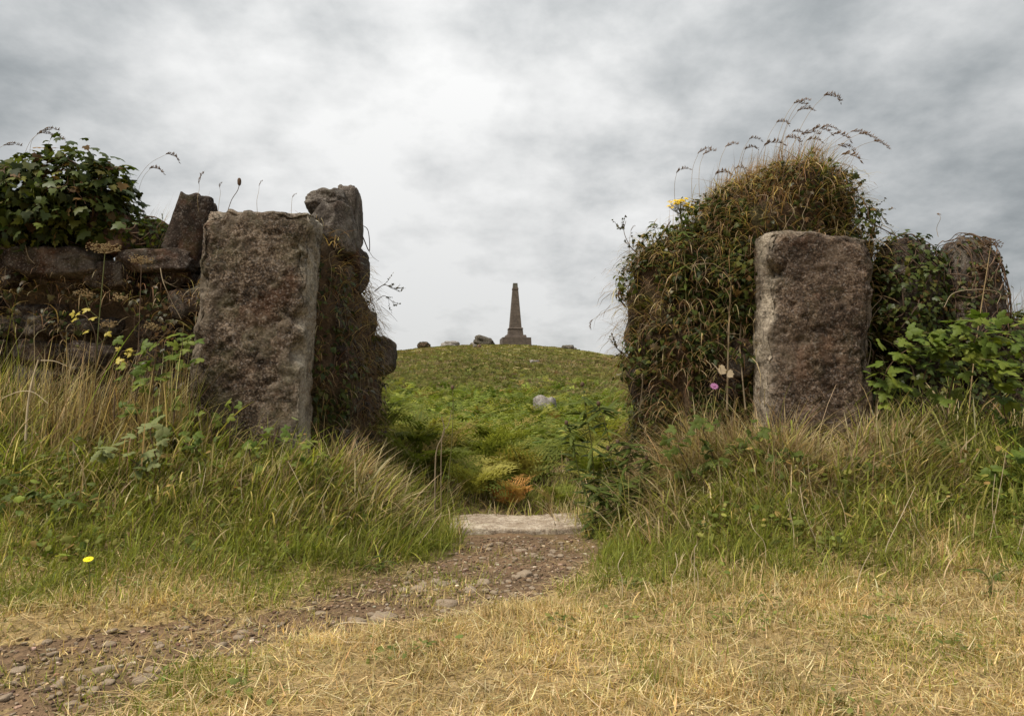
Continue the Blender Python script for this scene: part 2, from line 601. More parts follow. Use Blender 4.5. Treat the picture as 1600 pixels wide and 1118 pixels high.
M_GRASS = leaf_mat('grass_blades', trans=0.45, rough=0.6, spec=0.2, var=0.15)
M_FOL = leaf_mat('foliage', trans=0.35, rough=0.6, spec=0.15, var=0.25)
M_IVY = leaf_mat('ivy_leaf', base=[(0.026, 0.040, 0.008), (0.045, 0.066, 0.011), (0.07, 0.09, 0.015), (0.036, 0.052, 0.010), (0.11, 0.115, 0.022)], trans=0.22, rough=0.45, spec=0.22, var=0.3)
M_IVYB = leaf_mat('ivy_leaf_brown', base=[(0.035, 0.045, 0.012), (0.06, 0.06, 0.02), (0.10, 0.06, 0.025), (0.045, 0.06, 0.018), (0.12, 0.10, 0.035)], trans=0.18, rough=0.45, spec=0.35, var=0.3)
M_BRAM = leaf_mat('bramble_leaf', base=[(0.07, 0.11, 0.018), (0.13, 0.17, 0.025), (0.08, 0.125, 0.02), (0.18, 0.21, 0.03), (0.11, 0.15, 0.024)], trans=0.35, rough=0.55, spec=0.18, var=0.25)
M_PALE = leaf_mat('pale_leaf', base=[(0.15, 0.18, 0.065), (0.20, 0.22, 0.09), (0.10, 0.13, 0.04)], trans=0.3, rough=0.6, spec=0.15, var=0.2)
M_YEL = leaf_mat('yellow_leaf', base=[(0.40, 0.32, 0.04), (0.46, 0.38, 0.06)], trans=0.35, rough=0.5, var=0.25)
M_WEED = leaf_mat('weed_leaf', base=[(0.05, 0.07, 0.013), (0.075, 0.10, 0.018), (0.10, 0.125, 0.025)], trans=0.3, rough=0.6, spec=0.15, var=0.25)
M_BRK = leaf_mat('bracken_frond', base=[(0.10, 0.125, 0.02), (0.27, 0.27, 0.05), (0.14, 0.165, 0.028), (0.38, 0.34, 0.085), (0.09, 0.11, 0.02), (0.22, 0.235, 0.045), (0.30, 0.21, 0.07)], trans=0.4, rough=0.65, spec=0.1, var=0.25)
M_BRKO = leaf_mat('bracken_orange', base=[(0.50, 0.27, 0.08), (0.44, 0.22, 0.06), (0.48, 0.32, 0.11)], trans=0.35, rough=0.6, spec=0.2, var=0.25)
M_STRAW = leaf_mat('dry_stalk', base=[(0.30, 0.21, 0.10), (0.36, 0.27, 0.14), (0.26, 0.17, 0.08)], trans=0.2, rough=0.6, var=0.25)
M_PALEST = leaf_mat('bleached_stalk', base=[(0.52, 0.43, 0.29), (0.46, 0.37, 0.24)], trans=0.1, rough=0.7, var=0.2)
M_SEED = leaf_mat('seed_head', base=[(0.17, 0.10, 0.05), (0.22, 0.13, 0.07), (0.13, 0.08, 0.045)], trans=0.25, rough=0.7, var=0.3)
M_STEM = leaf_mat('green_stem', base=[(0.10, 0.11, 0.03), (0.13, 0.12, 0.04)], trans=0.05, rough=0.6, var=0.25)
M_SHADEW = leaf_mat('shade_dark_twigs', base=[(0.022, 0.018, 0.012), (0.03, 0.024, 0.015)], trans=0.0, rough=0.9, spec=0.1, var=0.4)  # near black: shadow inside the ivy put into the twig colour
M_WOOD = leaf_mat('woody_stem', base=[(0.09, 0.055, 0.035), (0.13, 0.085, 0.055), (0.07, 0.045, 0.03)], trans=0.0, rough=0.8, spec=0.2, var=0.4)
M_VINE = leaf_mat('bare_vine', base=[(0.26, 0.20, 0.13), (0.20, 0.15, 0.09), (0.30, 0.24, 0.16)], trans=0.0, rough=0.8, spec=0.2, var=0.4)
M_YFLO = leaf_mat('yellow_petals', base=[(0.70, 0.50, 0.015), (0.62, 0.42, 0.01), (0.55, 0.38, 0.01)], trans=0.2, rough=0.6, var=0.2)
M_DAND = leaf_mat('bright_yellow_petals', base=[(0.85, 0.72, 0.01), (0.9, 0.75, 0.015)], trans=0.2, rough=0.6, var=0.1)
M_PINK = leaf_mat('pink_petals', base=[(0.30, 0.11, 0.25), (0.34, 0.14, 0.28)], trans=0.25, rough=0.6, var=0.2)

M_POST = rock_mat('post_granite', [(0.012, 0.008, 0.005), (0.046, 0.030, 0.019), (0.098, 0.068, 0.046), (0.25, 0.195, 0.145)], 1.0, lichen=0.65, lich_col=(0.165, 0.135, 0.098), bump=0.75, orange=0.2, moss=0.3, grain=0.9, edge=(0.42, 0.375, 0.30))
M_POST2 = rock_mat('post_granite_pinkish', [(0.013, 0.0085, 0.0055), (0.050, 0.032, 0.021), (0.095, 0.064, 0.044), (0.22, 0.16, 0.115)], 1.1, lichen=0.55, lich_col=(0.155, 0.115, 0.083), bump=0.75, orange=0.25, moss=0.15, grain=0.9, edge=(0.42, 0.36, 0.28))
M_WALL = rock_mat('wall_stone', [(0.014, 0.009, 0.006), (0.032, 0.021, 0.015), (0.06, 0.041, 0.030), (0.13, 0.097, 0.072)], 1.3, lichen=0.25, bump=0.8, orange=0.3, moss=0.3)
M_TOPS = rock_mat('coping_stone', [(0.028, 0.022, 0.018), (0.066, 0.053, 0.043), (0.11, 0.092, 0.077), (0.23, 0.205, 0.18)], 1.2, lichen=0.4, bump=0.8, orange=0.15, moss=0.2)
M_RUST = rock_mat('reddish_stone', [(0.06, 0.035, 0.024), (0.14, 0.075, 0.05), (0.20, 0.12, 0.085), (0.32, 0.26, 0.22)], 1.4, lichen=0.4, bump=0.7, orange=0.5)
M_SILL = rock_mat('sill_granite', [(0.17, 0.125, 0.085), (0.33, 0.265, 0.20), (0.45, 0.385, 0.30), (0.56, 0.50, 0.41)], 1.6, lichen=0.55, lich_col=(0.24, 0.18, 0.12), bump=0.5, grain=0.6)
M_HROCK = rock_mat('pale_hill_rock', [(0.09, 0.078, 0.068), (0.18, 0.16, 0.14), (0.28, 0.26, 0.24), (0.40, 0.38, 0.355)], 0.8, lichen=0.3, bump=0.6)
M_DROCK = rock_mat('dark_hill_rock', [(0.03, 0.026, 0.02), (0.065, 0.055, 0.042), (0.11, 0.095, 0.075), (0.18, 0.16, 0.13)], 0.5, lichen=0.25, bump=0.6, moss=0.3)
M_PEB = rock_mat('path_pebble', [(0.15, 0.105, 0.07), (0.25, 0.185, 0.125), (0.33, 0.265, 0.19), (0.44, 0.37, 0.29)], 2.0, lichen=0.15, bump=0.4)
M_EARTH = attr_ground('earth', 0.7, 0.8, dist=0.03)
M_GROUND = attr_ground('ground_soil', 1.0, 0.6)
M_PATH = attr_ground('path_gravel', 2.2, 0.9)
M_PEBS = attr_ground('gravel_chips', 1.5, 0.4)

# ------------------------------------------------------------------ terrain
PATH_POLY = np.array([(-0.36, 4.52), (-0.23, 4.2), (-0.52, 3.6), (-0.80, 3.25), (-0.90, 2.90), (-1.20, 2.74), (-1.55, 2.58), (-1.85, 2.44), (-4.5, 1.9),
                      (-4.5, -0.5), (-1.9, 0.6), (-1.15, 1.5), (-1.04, 1.9), (-1.0, 2.08), (-0.95, 2.28), (-0.70, 2.52), (-0.36, 2.62), (-0.06, 2.82), (0.28, 3.16), (0.50, 3.7), (0.47, 4.2), (0.50, 4.52)])


def path_sd(x, y):
    """signed distance to the path outline, negative inside"""
    x, y = np.ravel(x).astype(float), np.ravel(y).astype(float)
    d = np.full(len(x), 1e9)
    ins = np.zeros(len(x), bool)
    P = PATH_POLY
    for i in range(len(P)):
        a, b = P[i], P[(i + 1) % len(P)]
        e = b - a
        t = np.clip(((x - a[0]) * e[0] + (y - a[1]) * e[1]) / (e @ e), 0, 1)
        d = np.minimum(d, np.hypot(x - a[0] - t * e[0], y - a[1] - t * e[1]))
        c = ((a[1] > y) != (b[1] > y)) & (x < (b[0] - a[0]) * (y - a[1]) / (b[1] - a[1] + 1e-12) + a[0])
        ins ^= c
    d = np.where(ins, -d, d)
    return d + 0.045 + 0.14 * n2(x, y, 3.4, 4.0, 3)


_ky = np.array([-50, 8, 12, 16, 22, 30, 45, 60, 75, 90, 100, 108, 120, 150, 220, 400, 6000], float)
_kz = np.array([0, -0.02, 0.05, 0.22, 0.62, 1.35, 2.95, 4.35, 6.0, 7.45, 8.15, 8.4, 8.2, 5.0, -2.0, -8.0, -8.0], float)
_fy = np.linspace(-50, 600, 6501)
_fz = np.interp(_fy, _ky, _kz)
_ker = np.hanning(61); _ker /= _ker.sum()
_fz = np.convolve(np.pad(_fz, 30, mode='edge'), _ker, 'valid')


def zg(x, y):
    x, y = np.ravel(x).astype(float), np.ravel(y).astype(float)
    prof = np.interp(y, _fy, _fz)
    lat = np.exp(-((x + 3) / (13 + 0.235 * np.maximum(y, 0))) ** 2)
    hill = np.where(prof > 0, prof * lat, prof)
    far = sstep(14, 40, y)
    hill = hill + far * (0.75 * n2(x, y, 0.055, 2.0, 3) * (1 - 0.6 * sstep(80, 100, y)) + 0.30 * n2(x, y, 0.22, 5.0, 3) * (1 - 0.5 * sstep(80, 100, y)))
    # banks at the foot of the walls
    near = 1 - sstep(6.5, 9.0, y)
    ax = np.abs(x - 0.05)
    bank = 0.36 * sstep(3.1, 4.35, y) * sstep(0.55, 1.35, ax) + 0.10 * sstep(2.2, 4.0, y) * sstep(1.0, 3.0, ax)
    sd = path_sd(x, y)
    edge = 0.055 * sstep(-0.10, 0.22, sd) * (1 - sstep(0.75, 0.5, np.abs(x - 0.03)) * sstep(4.05, 4.3, y) * sstep(5.3, 5.0, y))
    bump = 0.05 * n2(x, y, 0.9, 1.0, 3) * sstep(-0.1, 0.4, sd) + 0.012 * n2(x, y, 6.0, 8.0, 2)
    return hill + near * (bank + edge + bump)


def zg1(x, y):
    return float(zg(np.array([x]), np.array([y]))[0])


def hit(px, py, y0=5.0, y1=118.0):
    """where the sight line through a photo pixel meets the ground"""
    Y = np.geomspace(y0, y1, 3000)
    P = np.array([at(px, py, v) for v in Y])
    below = np.nonzero(P[:, 2] < zg(P[:, 0], P[:, 1]))[0]
    k = below[0] if len(below) else len(Y) - 1
    return np.array([P[k, 0], P[k, 1], zg1(P[k, 0], P[k, 1])])


def rooted(pts):
    """photo-placed stem points, with the foot carried down into the ground"""
    P = [at(*p) for p in pts]
    z = zg1(P[0][0], P[0][1])
    if P[0][2] > z - 0.01:
        P = [np.array([P[0][0], P[0][1], z - 0.02])] + P
    return P


# polar sheet around the viewer, out past the horizon
rad = np.concatenate([[0.05], np.geomspace(0.4, 9, 190), np.geomspace(9.2, 140, 210), np.geomspace(150, 5500, 40)])
azf = np.radians(np.linspace(-50, 50, 330))
azb = np.radians(np.linspace(50, 310, 90)[1:-1])
azs = np.concatenate([azf, azb])
RR, AA = np.meshgrid(rad, azs, indexing='ij')
gx, gy = (RR * np.sin(AA)).ravel(), (RR * np.cos(AA)).ravel()
gz = zg(gx, gy)
nr, na = RR.shape
i = np.arange(nr - 1)[:, None] * na
j = np.arange(na)[None]
j2 = (j + 1) % na
GQ = np.stack([i + j, i + na + j, i + na + j2, i + j2], 2).reshape(-1, 4)


def heath_mix(x, y):
    """0 = green bracken and grass, 1 = brown-olive heath"""
    v = 0.45 + 0.8 * n2(x * 0.5, y, 0.10, 3.0, 3) + 0.45 * n2(x * 0.35, y, 0.45, 6.0, 2)
    return np.clip(v, 0, 1)


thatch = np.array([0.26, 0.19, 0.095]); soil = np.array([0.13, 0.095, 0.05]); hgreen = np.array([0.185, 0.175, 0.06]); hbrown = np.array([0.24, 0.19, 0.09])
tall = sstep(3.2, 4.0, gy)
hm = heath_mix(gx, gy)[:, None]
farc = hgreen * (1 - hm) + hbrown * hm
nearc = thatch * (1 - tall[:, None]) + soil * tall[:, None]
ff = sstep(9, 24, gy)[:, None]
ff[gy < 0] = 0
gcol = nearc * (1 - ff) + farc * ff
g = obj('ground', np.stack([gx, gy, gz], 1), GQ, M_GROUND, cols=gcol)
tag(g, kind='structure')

# ------------------------------------------------------------------ path with its gravel
xs = np.arange(-3.2, 0.75, 0.022); ys = np.arange(0.9, 4.6, 0.022)
XX, YY = np.meshgrid(xs, ys, indexing='ij')
px_, py_ = XX.ravel(), YY.ravel()
sd = path_sd(px_, py_)
pz = zg(px_, py_) + 0.006 + 0.016 * n2(px_, py_, 9.0, 2.0, 4) - 0.03 * sstep(0.0, 0.06, sd)
idx = np.arange(len(px_)).reshape(XX.shape)
PQ = np.stack([idx[:-1, :-1], idx[1:, :-1], idx[1:, 1:], idx[:-1, 1:]], 2).reshape(-1, 4)
PQ = PQ[(sd[PQ] < 0.08).any(1)]
pc = np.array([0.145, 0.096, 0.058]) * (1 + 0.5 * n2(px_, py_, 2.5, 9.0, 3))[:, None]
grn = np.clip(1.6 * n2(px_, py_, 2.0, 12.0, 3) - 0.25, 0, 0.6)[:, None]
pc = pc * (1 - grn) + np.array([0.20, 0.15, 0.06]) * grn
used = np.unique(PQ)
remap = np.zeros(len(px_), int); remap[used] = np.arange(len(used))
path = obj('path', np.stack([px_, py_, pz], 1)[used], remap[PQ], M_PATH, cols=pc[used])
tag(path, kind='structure')


def pathz(x, y):
    return float(zg1(x, y) + 0.008)


# embedded stones of the path
stone_meshes = []
for k in range(14):
    r = np.random.default_rng(100 + k)
    V, Q = rock((1, r.uniform(0.6, 0.9), r.uniform(0.28, 0.5)), 30 + k, n=4, rnd=0.6, amp=0.26, freq=1.2, oct=3, cuts=5)
    stone_meshes.append(mk('stone', V, Q, M_PEB, smooth=True))
r = np.random.default_rng(3)
spots = []
for (qx, qy, s) in ((655, 922, .06), (700, 945, .075), (755, 912, .055), (815, 862, .055), (820, 900, .06), (735, 925, .05), (690, 915, .045), (600, 968, .08), (225, 1065, .055), (165, 1050, .06), (640, 905, .04),
                    (240, 1050, .05), (860, 870, .035), (780, 850, .035), (560, 975, .06), (500, 962, .045), (345, 1012, .04), (380, 990, .035), (170, 1010, .035), (90, 1075, .04), (30, 1050, .045)):
    p = hit(qx, qy, 1.2, 5)
    spots.append((p[0], p[1], s))
while len(spots) < 290:
    x, y = r.uniform(-2.0, 0.55), r.uniform(1.7, 4.3)
    if path_sd([x], [y])[0] < 0.03 and abs(x) < 0.75 * y:
        spots.append((x, y, 0.009 + 0.018 * r.random() ** 2.5))
for k, (x, y, s) in enumerate(spots):
    R = np.array(Matrix.Rotation(r.uniform(0, 6.28), 3, 'Z') @ Matrix.Rotation(r.normal(0, 0.25), 3, 'X'))
    big = k < 21
    inst('stone', stone_meshes[k % 14], path, mat4(R * s * (0.62 if big else 0.8), (x, y, pathz(x, y) + s * (-0.03 if big else 0.06))))
# small gravel
n = 20000
x, y = r.uniform(-2.4, 0.6, n), r.uniform(1.4, 4.4, n)
k = path_sd(x, y) < r.normal(0.0, 0.035, n)
x, y = x[k], y[k]
n = len(x)
PV, PF = rock((1, 0.8, 0.5), 4, n=2, rnd=0.6, amp=0.2, freq=1.0, oct=2)
s = 0.0025 + 0.008 * r.random(n) ** 2.4
R = rotz(r.uniform(0, 6.28, n))
V, Fc = scatter(PV, PF, R, np.stack([x, y, zg(x, y) + 0.008 + 0.016 * n2(x, y, 9.0, 2.0, 4)], 1), s[:, None] * r.uniform(0.7, 1.3, (n, 3)))
cc = pick([(0.13, 0.088, 0.055), (0.20, 0.142, 0.093), (0.29, 0.22, 0.155), (0.42, 0.35, 0.27), (0.09, 0.06, 0.04)], [4, 4, 1.8, 0.7, 2], n, 0.2, r)
tag(obj('gravel', V, Fc, M_PEBS, path, smooth=False, cols=np.repeat(cc, len(PV), 0)), kind='stuff')

# ------------------------------------------------------------------ granite sill between the walls
V, Q = box_grid(46, 24, 6)
V = V * np.array([0.435, 0.235, 0.055])
c = np.clip(V, [-0.425, -0.225, -0.047], [0.425, 0.225, 0.047])
d = V - c
V = c + d * 0.75
V[:, 2] -= 0.012 * np.exp(-((V[:, 0] - 0.05) / 0.2) ** 2) * (V[:, 2] > 0)
V = V + np.stack([0.012 * fbm(V * 9 + 1, 4), 0.022 * fbm(V * 6 + 5, 4), 0.010 * fbm(V * 8 + 9, 4)], 1)
V = eul(V, 0.02, 0, 0.02) + np.array([0.03, 4.74, -0.02])
tag(obj('stone_sill', V, Q, M_SILL), 'pale granite sill slab lying across the gateway at the end of the path', 'step')

# ------------------------------------------------------------------ gate posts
def post(name, corners, Y, depth, z0, mat, seed, rz, label, inner=1):
    """corners: photo pixels TL, TR, BR, BL of the front face"""
    nx, nz = 58, 120
    V, Q = box_grid(nx, 22, nz)
    tl, tr, br, bl = [at(a, b, Y) for a, b in corners]
    s = (V[:, 0] + 1) / 2
    t = (V[:, 2] + 1) / 2
    L = (bl[None] * (1 - t)[:, None] + tl[None] * t[:, None])
    Rr = (br[None] * (1 - t)[:, None] + tr[None] * t[:, None])
    P = L * (1 - s)[:, None] + Rr * s[:, None]
    # run the foot down into the ground
    zb = (bl[2] + br[2]) / 2
    zt = P[:, 2]
    P[:, 2] = zb + (zt - zb)
    low = sstep(0.10, 0, t)
    P[:, 2] -= low * (zb - z0)
    P[:, 1] = Y + (V[:, 1] + 1) / 2 * depth
    cx = P[:, 0].mean()
    # weathered arrises and rough-hewn faces
    nrm = V / np.array([1, 1, 1])
    nn = np.where(np.abs(V) > 0.999, V, 0)
    e = np.sort(np.abs(V) * np.array([1, 1, 1]), axis=1)
    nn = nn / np.maximum(np.linalg.norm(nn, axis=1)[:, None], 1e-6)
    cnt = (np.abs(V) > 0.999).sum(1)
    half = np.array([0.34, depth / 2, 0.85])
    dist = (1 - np.abs(V)) * half
    d2 = np.sort(dist, axis=1)[:, 1]
    rnd = 0.036 * np.exp(-(d2 / 0.035)) * (1 + 1.3 * fbm(P * 6 + seed, 3)) + 0.05 * np.clip(fbm(P * 3.5 + seed * 2, 2) - 0.1, 0, 1) * np.exp(-(d2 / 0.06))
    sv = np.where(np.abs(V) > 0.999, V, V * 0.0)
    dsp = 0.026 * fbm(P * 2.6 + seed * 3, 3) + 0.012 * fbm(P * 9 + seed, 4, 0.6) + 0.009 * fbm(P * 34 + seed, 2)
    pits = -0.03 * np.clip(fbm(P * 13 + seed * 5, 3) - 0.12, 0, 1)
    P = P + nn * (dsp + pits - rnd)[:, None]
    rch = np.random.default_rng(int(seed * 10))
    ctr = P.mean(0)
    ex = [(sx, -1, rch.uniform(-0.4, 1)) for sx in (-1, 1) for _ in range(8)] + [(rch.uniform(-1, 1), -1, 1) for _ in range(5)] + [(-1, -1, 1), (1, -1, 1)]
    for (sx, sy, sz) in ex:
        k_ = np.argmin(((V - np.array([sx, sy, sz])) ** 2).sum(1))
        rr = rch.uniform(0.035, 0.085)
        dv = P - P[k_]
        dd = np.linalg.norm(dv * np.array([1, 1, 0.7]), axis=1)
        inw = ctr - P[k_]; inw[2] *= 0.15; inw /= np.linalg.norm(inw)
        P = P + inw[None] * (np.maximum(rr - dd, 0) * 0.62)[:, None]
    P[:, 2] += (V[:, 2] > 0.98) * 0.022 * fbm(P * np.array([7, 7, 0]) + seed, 3)
    c0 = np.array([cx, Y + depth / 2, 0])
    P = eul(P - c0, 0, 0, rz) + c0
    # paler colour along the edge on the side towards the gateway, and along the top
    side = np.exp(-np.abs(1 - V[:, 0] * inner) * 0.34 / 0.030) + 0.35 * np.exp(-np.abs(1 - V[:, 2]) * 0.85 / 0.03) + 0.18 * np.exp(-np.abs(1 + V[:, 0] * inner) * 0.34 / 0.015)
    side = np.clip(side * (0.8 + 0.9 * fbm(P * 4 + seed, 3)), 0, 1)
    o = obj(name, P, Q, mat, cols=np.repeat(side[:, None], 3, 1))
    tag(o, label, 'gate post', 'granite posts flanking the gateway')
    return P, Q


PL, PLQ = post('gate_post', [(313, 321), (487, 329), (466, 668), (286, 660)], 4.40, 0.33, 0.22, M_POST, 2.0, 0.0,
               'broad rough granite gate post left of the gateway, pale edge on its right')
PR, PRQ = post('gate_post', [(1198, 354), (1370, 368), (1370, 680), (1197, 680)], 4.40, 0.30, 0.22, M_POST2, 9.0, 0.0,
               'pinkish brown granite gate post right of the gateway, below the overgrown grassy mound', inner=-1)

# ------------------------------------------------------------------ left wall
EB = np.array([0.105, 0.070, 0.044]); ED = np.array([0.060, 0.043, 0.027])


def earth_cols(V, seed=0.0):
    k = np.clip(0.5 + fbm(V * 4 + seed, 3), 0, 1)[:, None]
    g_ = np.clip(1.5 * fbm(V * 2.2 + seed + 30, 3), 0, 0.6)[:, None]
    return (EB * k + ED * (1 - k)) * (1 - g_) + np.array([0.05, 0.055, 0.02]) * g_


wl = empty('stone_wall', (-3.0, 5.4, 0.25), 'dark dry-stone wall running left behind the left gate post', 'wall')
wl['kind'] = 'thing'
bag = Bag()
V, Q = loft([(0.05, -3.6, 5.55, 2.15, 0.72), (0.8, -3.6, 5.55, 2.12, 0.70), (1.45, -3.6, 5.55, 2.1, 0.66), (1.72, -3.6, 5.5, 2.05, 0.55), (1.80, -3.6, 5.5, 1.7, 0.3)], 150, 10, 6, 0.07, 3.0, 3)
coreL = (V, Q)
bag.add(V, Q, earth_cols(V, 1))
# the return along the passage
V, Q = loft([(0.05, -1.58, 5.50, 0.47, 0.85), (0.7, -1.59, 5.50, 0.45, 0.84), (1.3, -1.60, 5.47, 0.44, 0.80), (1.65, -1.62, 5.42, 0.41, 0.70), (1.92, -1.64, 5.33, 0.37, 0.52), (2.06, -1.67, 5.28, 0.28, 0.34), (2.10, -1.68, 5.26, 0.15, 0.2)], 90, 14, 4, 0.12, 2.6, 8)
coreR = (V, Q)
bag.add(V, Q, earth_cols(V, 4))
bag.obj('earth_core', M_EARTH, wl)
r = np.random.default_rng(21)
# coursed face stones
z = 0.22
row = 0
while z < 1.62:
    h = r.uniform(0.13, 0.25)
    x = -5.4 + r.uniform(0, 0.3)
    while x < -1.95:
        w = r.uniform(0.10, 0.46)
        dim = (w / 2 * r.uniform(0.8, 1.0), r.uniform(0.12, 0.2), h / 2 * r.uniform(0.7, 1.15))
        V, Q = rock(dim, r.uniform(0, 99), n=10, rnd=r.uniform(0.25, 0.45), amp=0.18, freq=1.3, cuts=9)
        V = eul(V, r.normal(0, 0.12), r.normal(0, 0.16), r.normal(0, 0.15)) + np.array([x + w / 2, 4.90 + r.normal(0, 0.045) + 0.05 * (z - 0.8), z + h / 2 + r.normal(0, 0.035)])
        if x + w > -5.2 and r.random() > 0.1:
            obj('stone', V, Q, M_WALL, wl)
        x += w
    z += h
# stones in the return face
for (y, z, s, sz) in [(4.98, 0.5, .15, .12), (5.3, 0.42, .2, .14), (5.7, 0.45, .17, .13), (6.05, 0.5, .14, .15), (5.1, 0.82, .18, .13), (5.5, 0.78, .16, .12), (5.9, 0.85, .18, .14),
                      (4.95, 1.1, .12, .12), (5.3, 1.12, .17, .13), (5.75, 1.15, .19, .12), (5.0, 1.42, .13, .12), (5.4, 1.45, .16, .12), (5.8, 1.45, .14, .11), (5.2, 1.7, .14, .1)]:
    V, Q = rock((0.17, s, sz), r.uniform(0, 99), n=10, rnd=0.3, amp=0.16, cuts=8)
    V = eul(V, r.normal(0, 0.1), r.normal(0, 0.1), r.normal(0, 0.1)) + np.array([-1.24 - 0.05 * z, y, z])
    obj('stone', V, Q, M_WALL, wl)


def pstone(px, py, wpx, hpx, Y, dy, seed, mat, ry=0.0, n=12, rnd=0.3, amp=0.13, parent=None, label=None, nm='stone', rz=0.0, taper=0.0):
    p = at(px, py, Y)
    s = Y / F
    V, Q = rock((wpx / 2 * s, dy / 2, hpx / 2 * s), seed, n=n + 4, rnd=rnd, amp=amp, cuts=0 if rnd > 0.6 else 9)
    if taper:
        V[:, :2] *= (1 - taper * np.clip(V[:, 2:] / (hpx / 2 * s), -0.3, 1.1))
    V = eul(V, 0, ry, rz) + p
    o = obj(nm, V, Q, mat, parent)
    if label:
        o['label'] = label
    return V, Q


# coping stones named one by one
pstone(95, 414, 140, 48, 4.84, 0.35, 3, M_WALL, 0.02, parent=wl, label='long flat coping stone with pale lichen')
pstone(250, 412, 110, 36, 4.85, 0.32, 5, M_WALL, -0.03, parent=wl)
pstone(176, 366, 58, 66, 4.86, 0.26, 8, M_RUST, 0.12, parent=wl, label='small reddish upright stone with a grey top')
pstone(15, 372, 80, 70, 4.86, 0.3, 12, M_WALL, 0.0, parent=wl, label='stone at the far end, half under ivy')
pstone(292, 378, 52, 148, 4.88, 0.24, 14, M_WALL, 0.28, n=14, parent=wl, label='dark slab leaning against the gate post')
pstone(230, 372, 60, 50, 5.2, 0.3, 15, M_WALL, 0.0, parent=wl)
# stones on top of the return
pstone(520, 364, 66, 84, 5.05, 0.34, 17, M_TOPS, -0.06, n=20, rnd=0.3, amp=0.16, parent=wl, label='grey block on top of the wall end')
pstone(513, 322, 60, 40, 5.1, 0.32, 19, M_TOPS, -0.15, n=18, rnd=0.45, amp=0.2, parent=wl, label='rounded capstone on the wall end')
pstone(546, 352, 36, 116, 5.28, 0.30, 23, M_TOPS, -0.03, n=20, rnd=0.4, amp=0.12, parent=wl, label='tall upright stone at the wall end')
pstone(548, 425, 50, 70, 5.35, 0.4, 29, M_WALL, -0.1, n=12, parent=wl)
# a dark rounded stone bulging from the far corner of the wall end
pstone(592, 556, 50, 60, 6.25, 0.4, 31, M_WALL, 0.05, n=14, rnd=0.5, parent=wl, label='dark rounded stone at the far foot of the wall end')

# ------------------------------------------------------------------ right wall
wr = empty('overgrown_wall', (1.9, 5.3, 0.25), 'tall earth-backed wall buried in roots and grass behind the right gate post', 'wall')
wr['kind'] = 'thing'
V, Q = loft([(0.05, 1.80, 5.38, 0.88, 0.72), (0.6, 1.79, 5.38, 0.85, 0.70), (1.2, 1.78, 5.37, 0.82, 0.68), (1.6, 1.79, 5.33, 0.80, 0.62), (1.92, 1.83, 5.26, 0.71, 0.52),
             (2.14, 1.90, 5.18, 0.56, 0.42), (2.32, 1.96, 5.10, 0.40, 0.32), (2.44, 1.96, 5.08, 0.22, 0.22), (2.47, 1.96, 5.08, 0.1, 0.1)], 150, 16, 2.6, 0.21, 2.0, 12)
coreM = (V, Q)
obj('earth_core', V, Q, M_EARTH, wr, cols=earth_cols(V, 7))
for (px, py, w, h, Y) in [(1120, 600, 60, 50, 4.78), (1065, 560, 60, 46, 4.95), (1010, 600, 50, 55, 5.2), (1100, 520, 46, 40, 4.85), (1040, 480, 55, 40, 5.1), (1150, 560, 40, 60, 4.72), (1090, 430, 50, 36, 4.98), (995, 520, 36, 46, 5.35)]:
    pstone(px, py, w, h, Y + 0.08, 0.3, r.uniform(0, 99), M_WALL, r.normal(0, .15), n=7, parent=wr)
# wall carrying on to the right
wr2 = empty('stone_wall', (4.2, 5.4, 0.25), 'low overgrown stone wall running off to the right edge', 'wall')
wr2['kind'] = 'thing'
V, Q = loft([(0.05, 4.55, 5.6, 2.0, 0.62), (0.7, 4.55, 5.6, 1.98, 0.60), (1.2, 4.55, 5.6, 1.92, 0.52), (1.38, 4.55, 5.6, 1.85, 0.4), (1.44, 4.55, 5.6, 1.6, 0.2)], 130, 10, 6, 0.10, 2.6, 17)
coreF = (V, Q)
obj('earth_core', V, Q, M_EARTH, wr2, cols=earth_cols(V, 9))
z = 0.35
while z < 1.2:
    h = r.uniform(0.2, 0.32)
    x = 2.75
    while x < 5.6:
        w = r.uniform(0.25, 0.55)
        V, Q = rock((w / 2 * 0.97, 0.18, h / 2), r.uniform(0, 99), n=6, rnd=0.35, amp=0.16)
        obj('stone', eul(V, r.normal(0, .06), r.normal(0, .06), r.normal(0, .08)) + np.array([x + w / 2, 5.1, z + h / 2]), Q, M_WALL, wr2)
        x += w
    z += h
UP1 = pstone(1414, 462, 92, 176, 5.0, 0.42, 41, M_WALL, 0.0, n=18, rnd=0.75, amp=0.07, nm='standing_stone', taper=0.12)
UP2 = pstone(1508, 466, 88, 186, 5.05, 0.40, 47, M_WALL, 0.06, n=18, rnd=0.62, amp=0.08, nm='standing_stone', taper=0.22)
for o in bpy.data.objects:
    if o.name == 'standing_stone':
        tag(o, 'rounded upright stone wrapped in dark ivy right of the right gate post', 'stone', 'upright stones on the right wall')
    if o.name == 'standing_stone.001':
        tag(o, 'tapering reddish upright stone nearest the right edge, below the dried umbel', 'stone', 'upright stones on the right wall')

# ------------------------------------------------------------------ obelisk on the hill
OY = 99.0
ob = at(805, 539, OY)
obz = zg1(ob[0], OY)
S = OY / F
mon = empty('obelisk_monument', (ob[0], OY, obz - 0.3), 'tapering granite obelisk on a stepped base on the hilltop', 'monument')


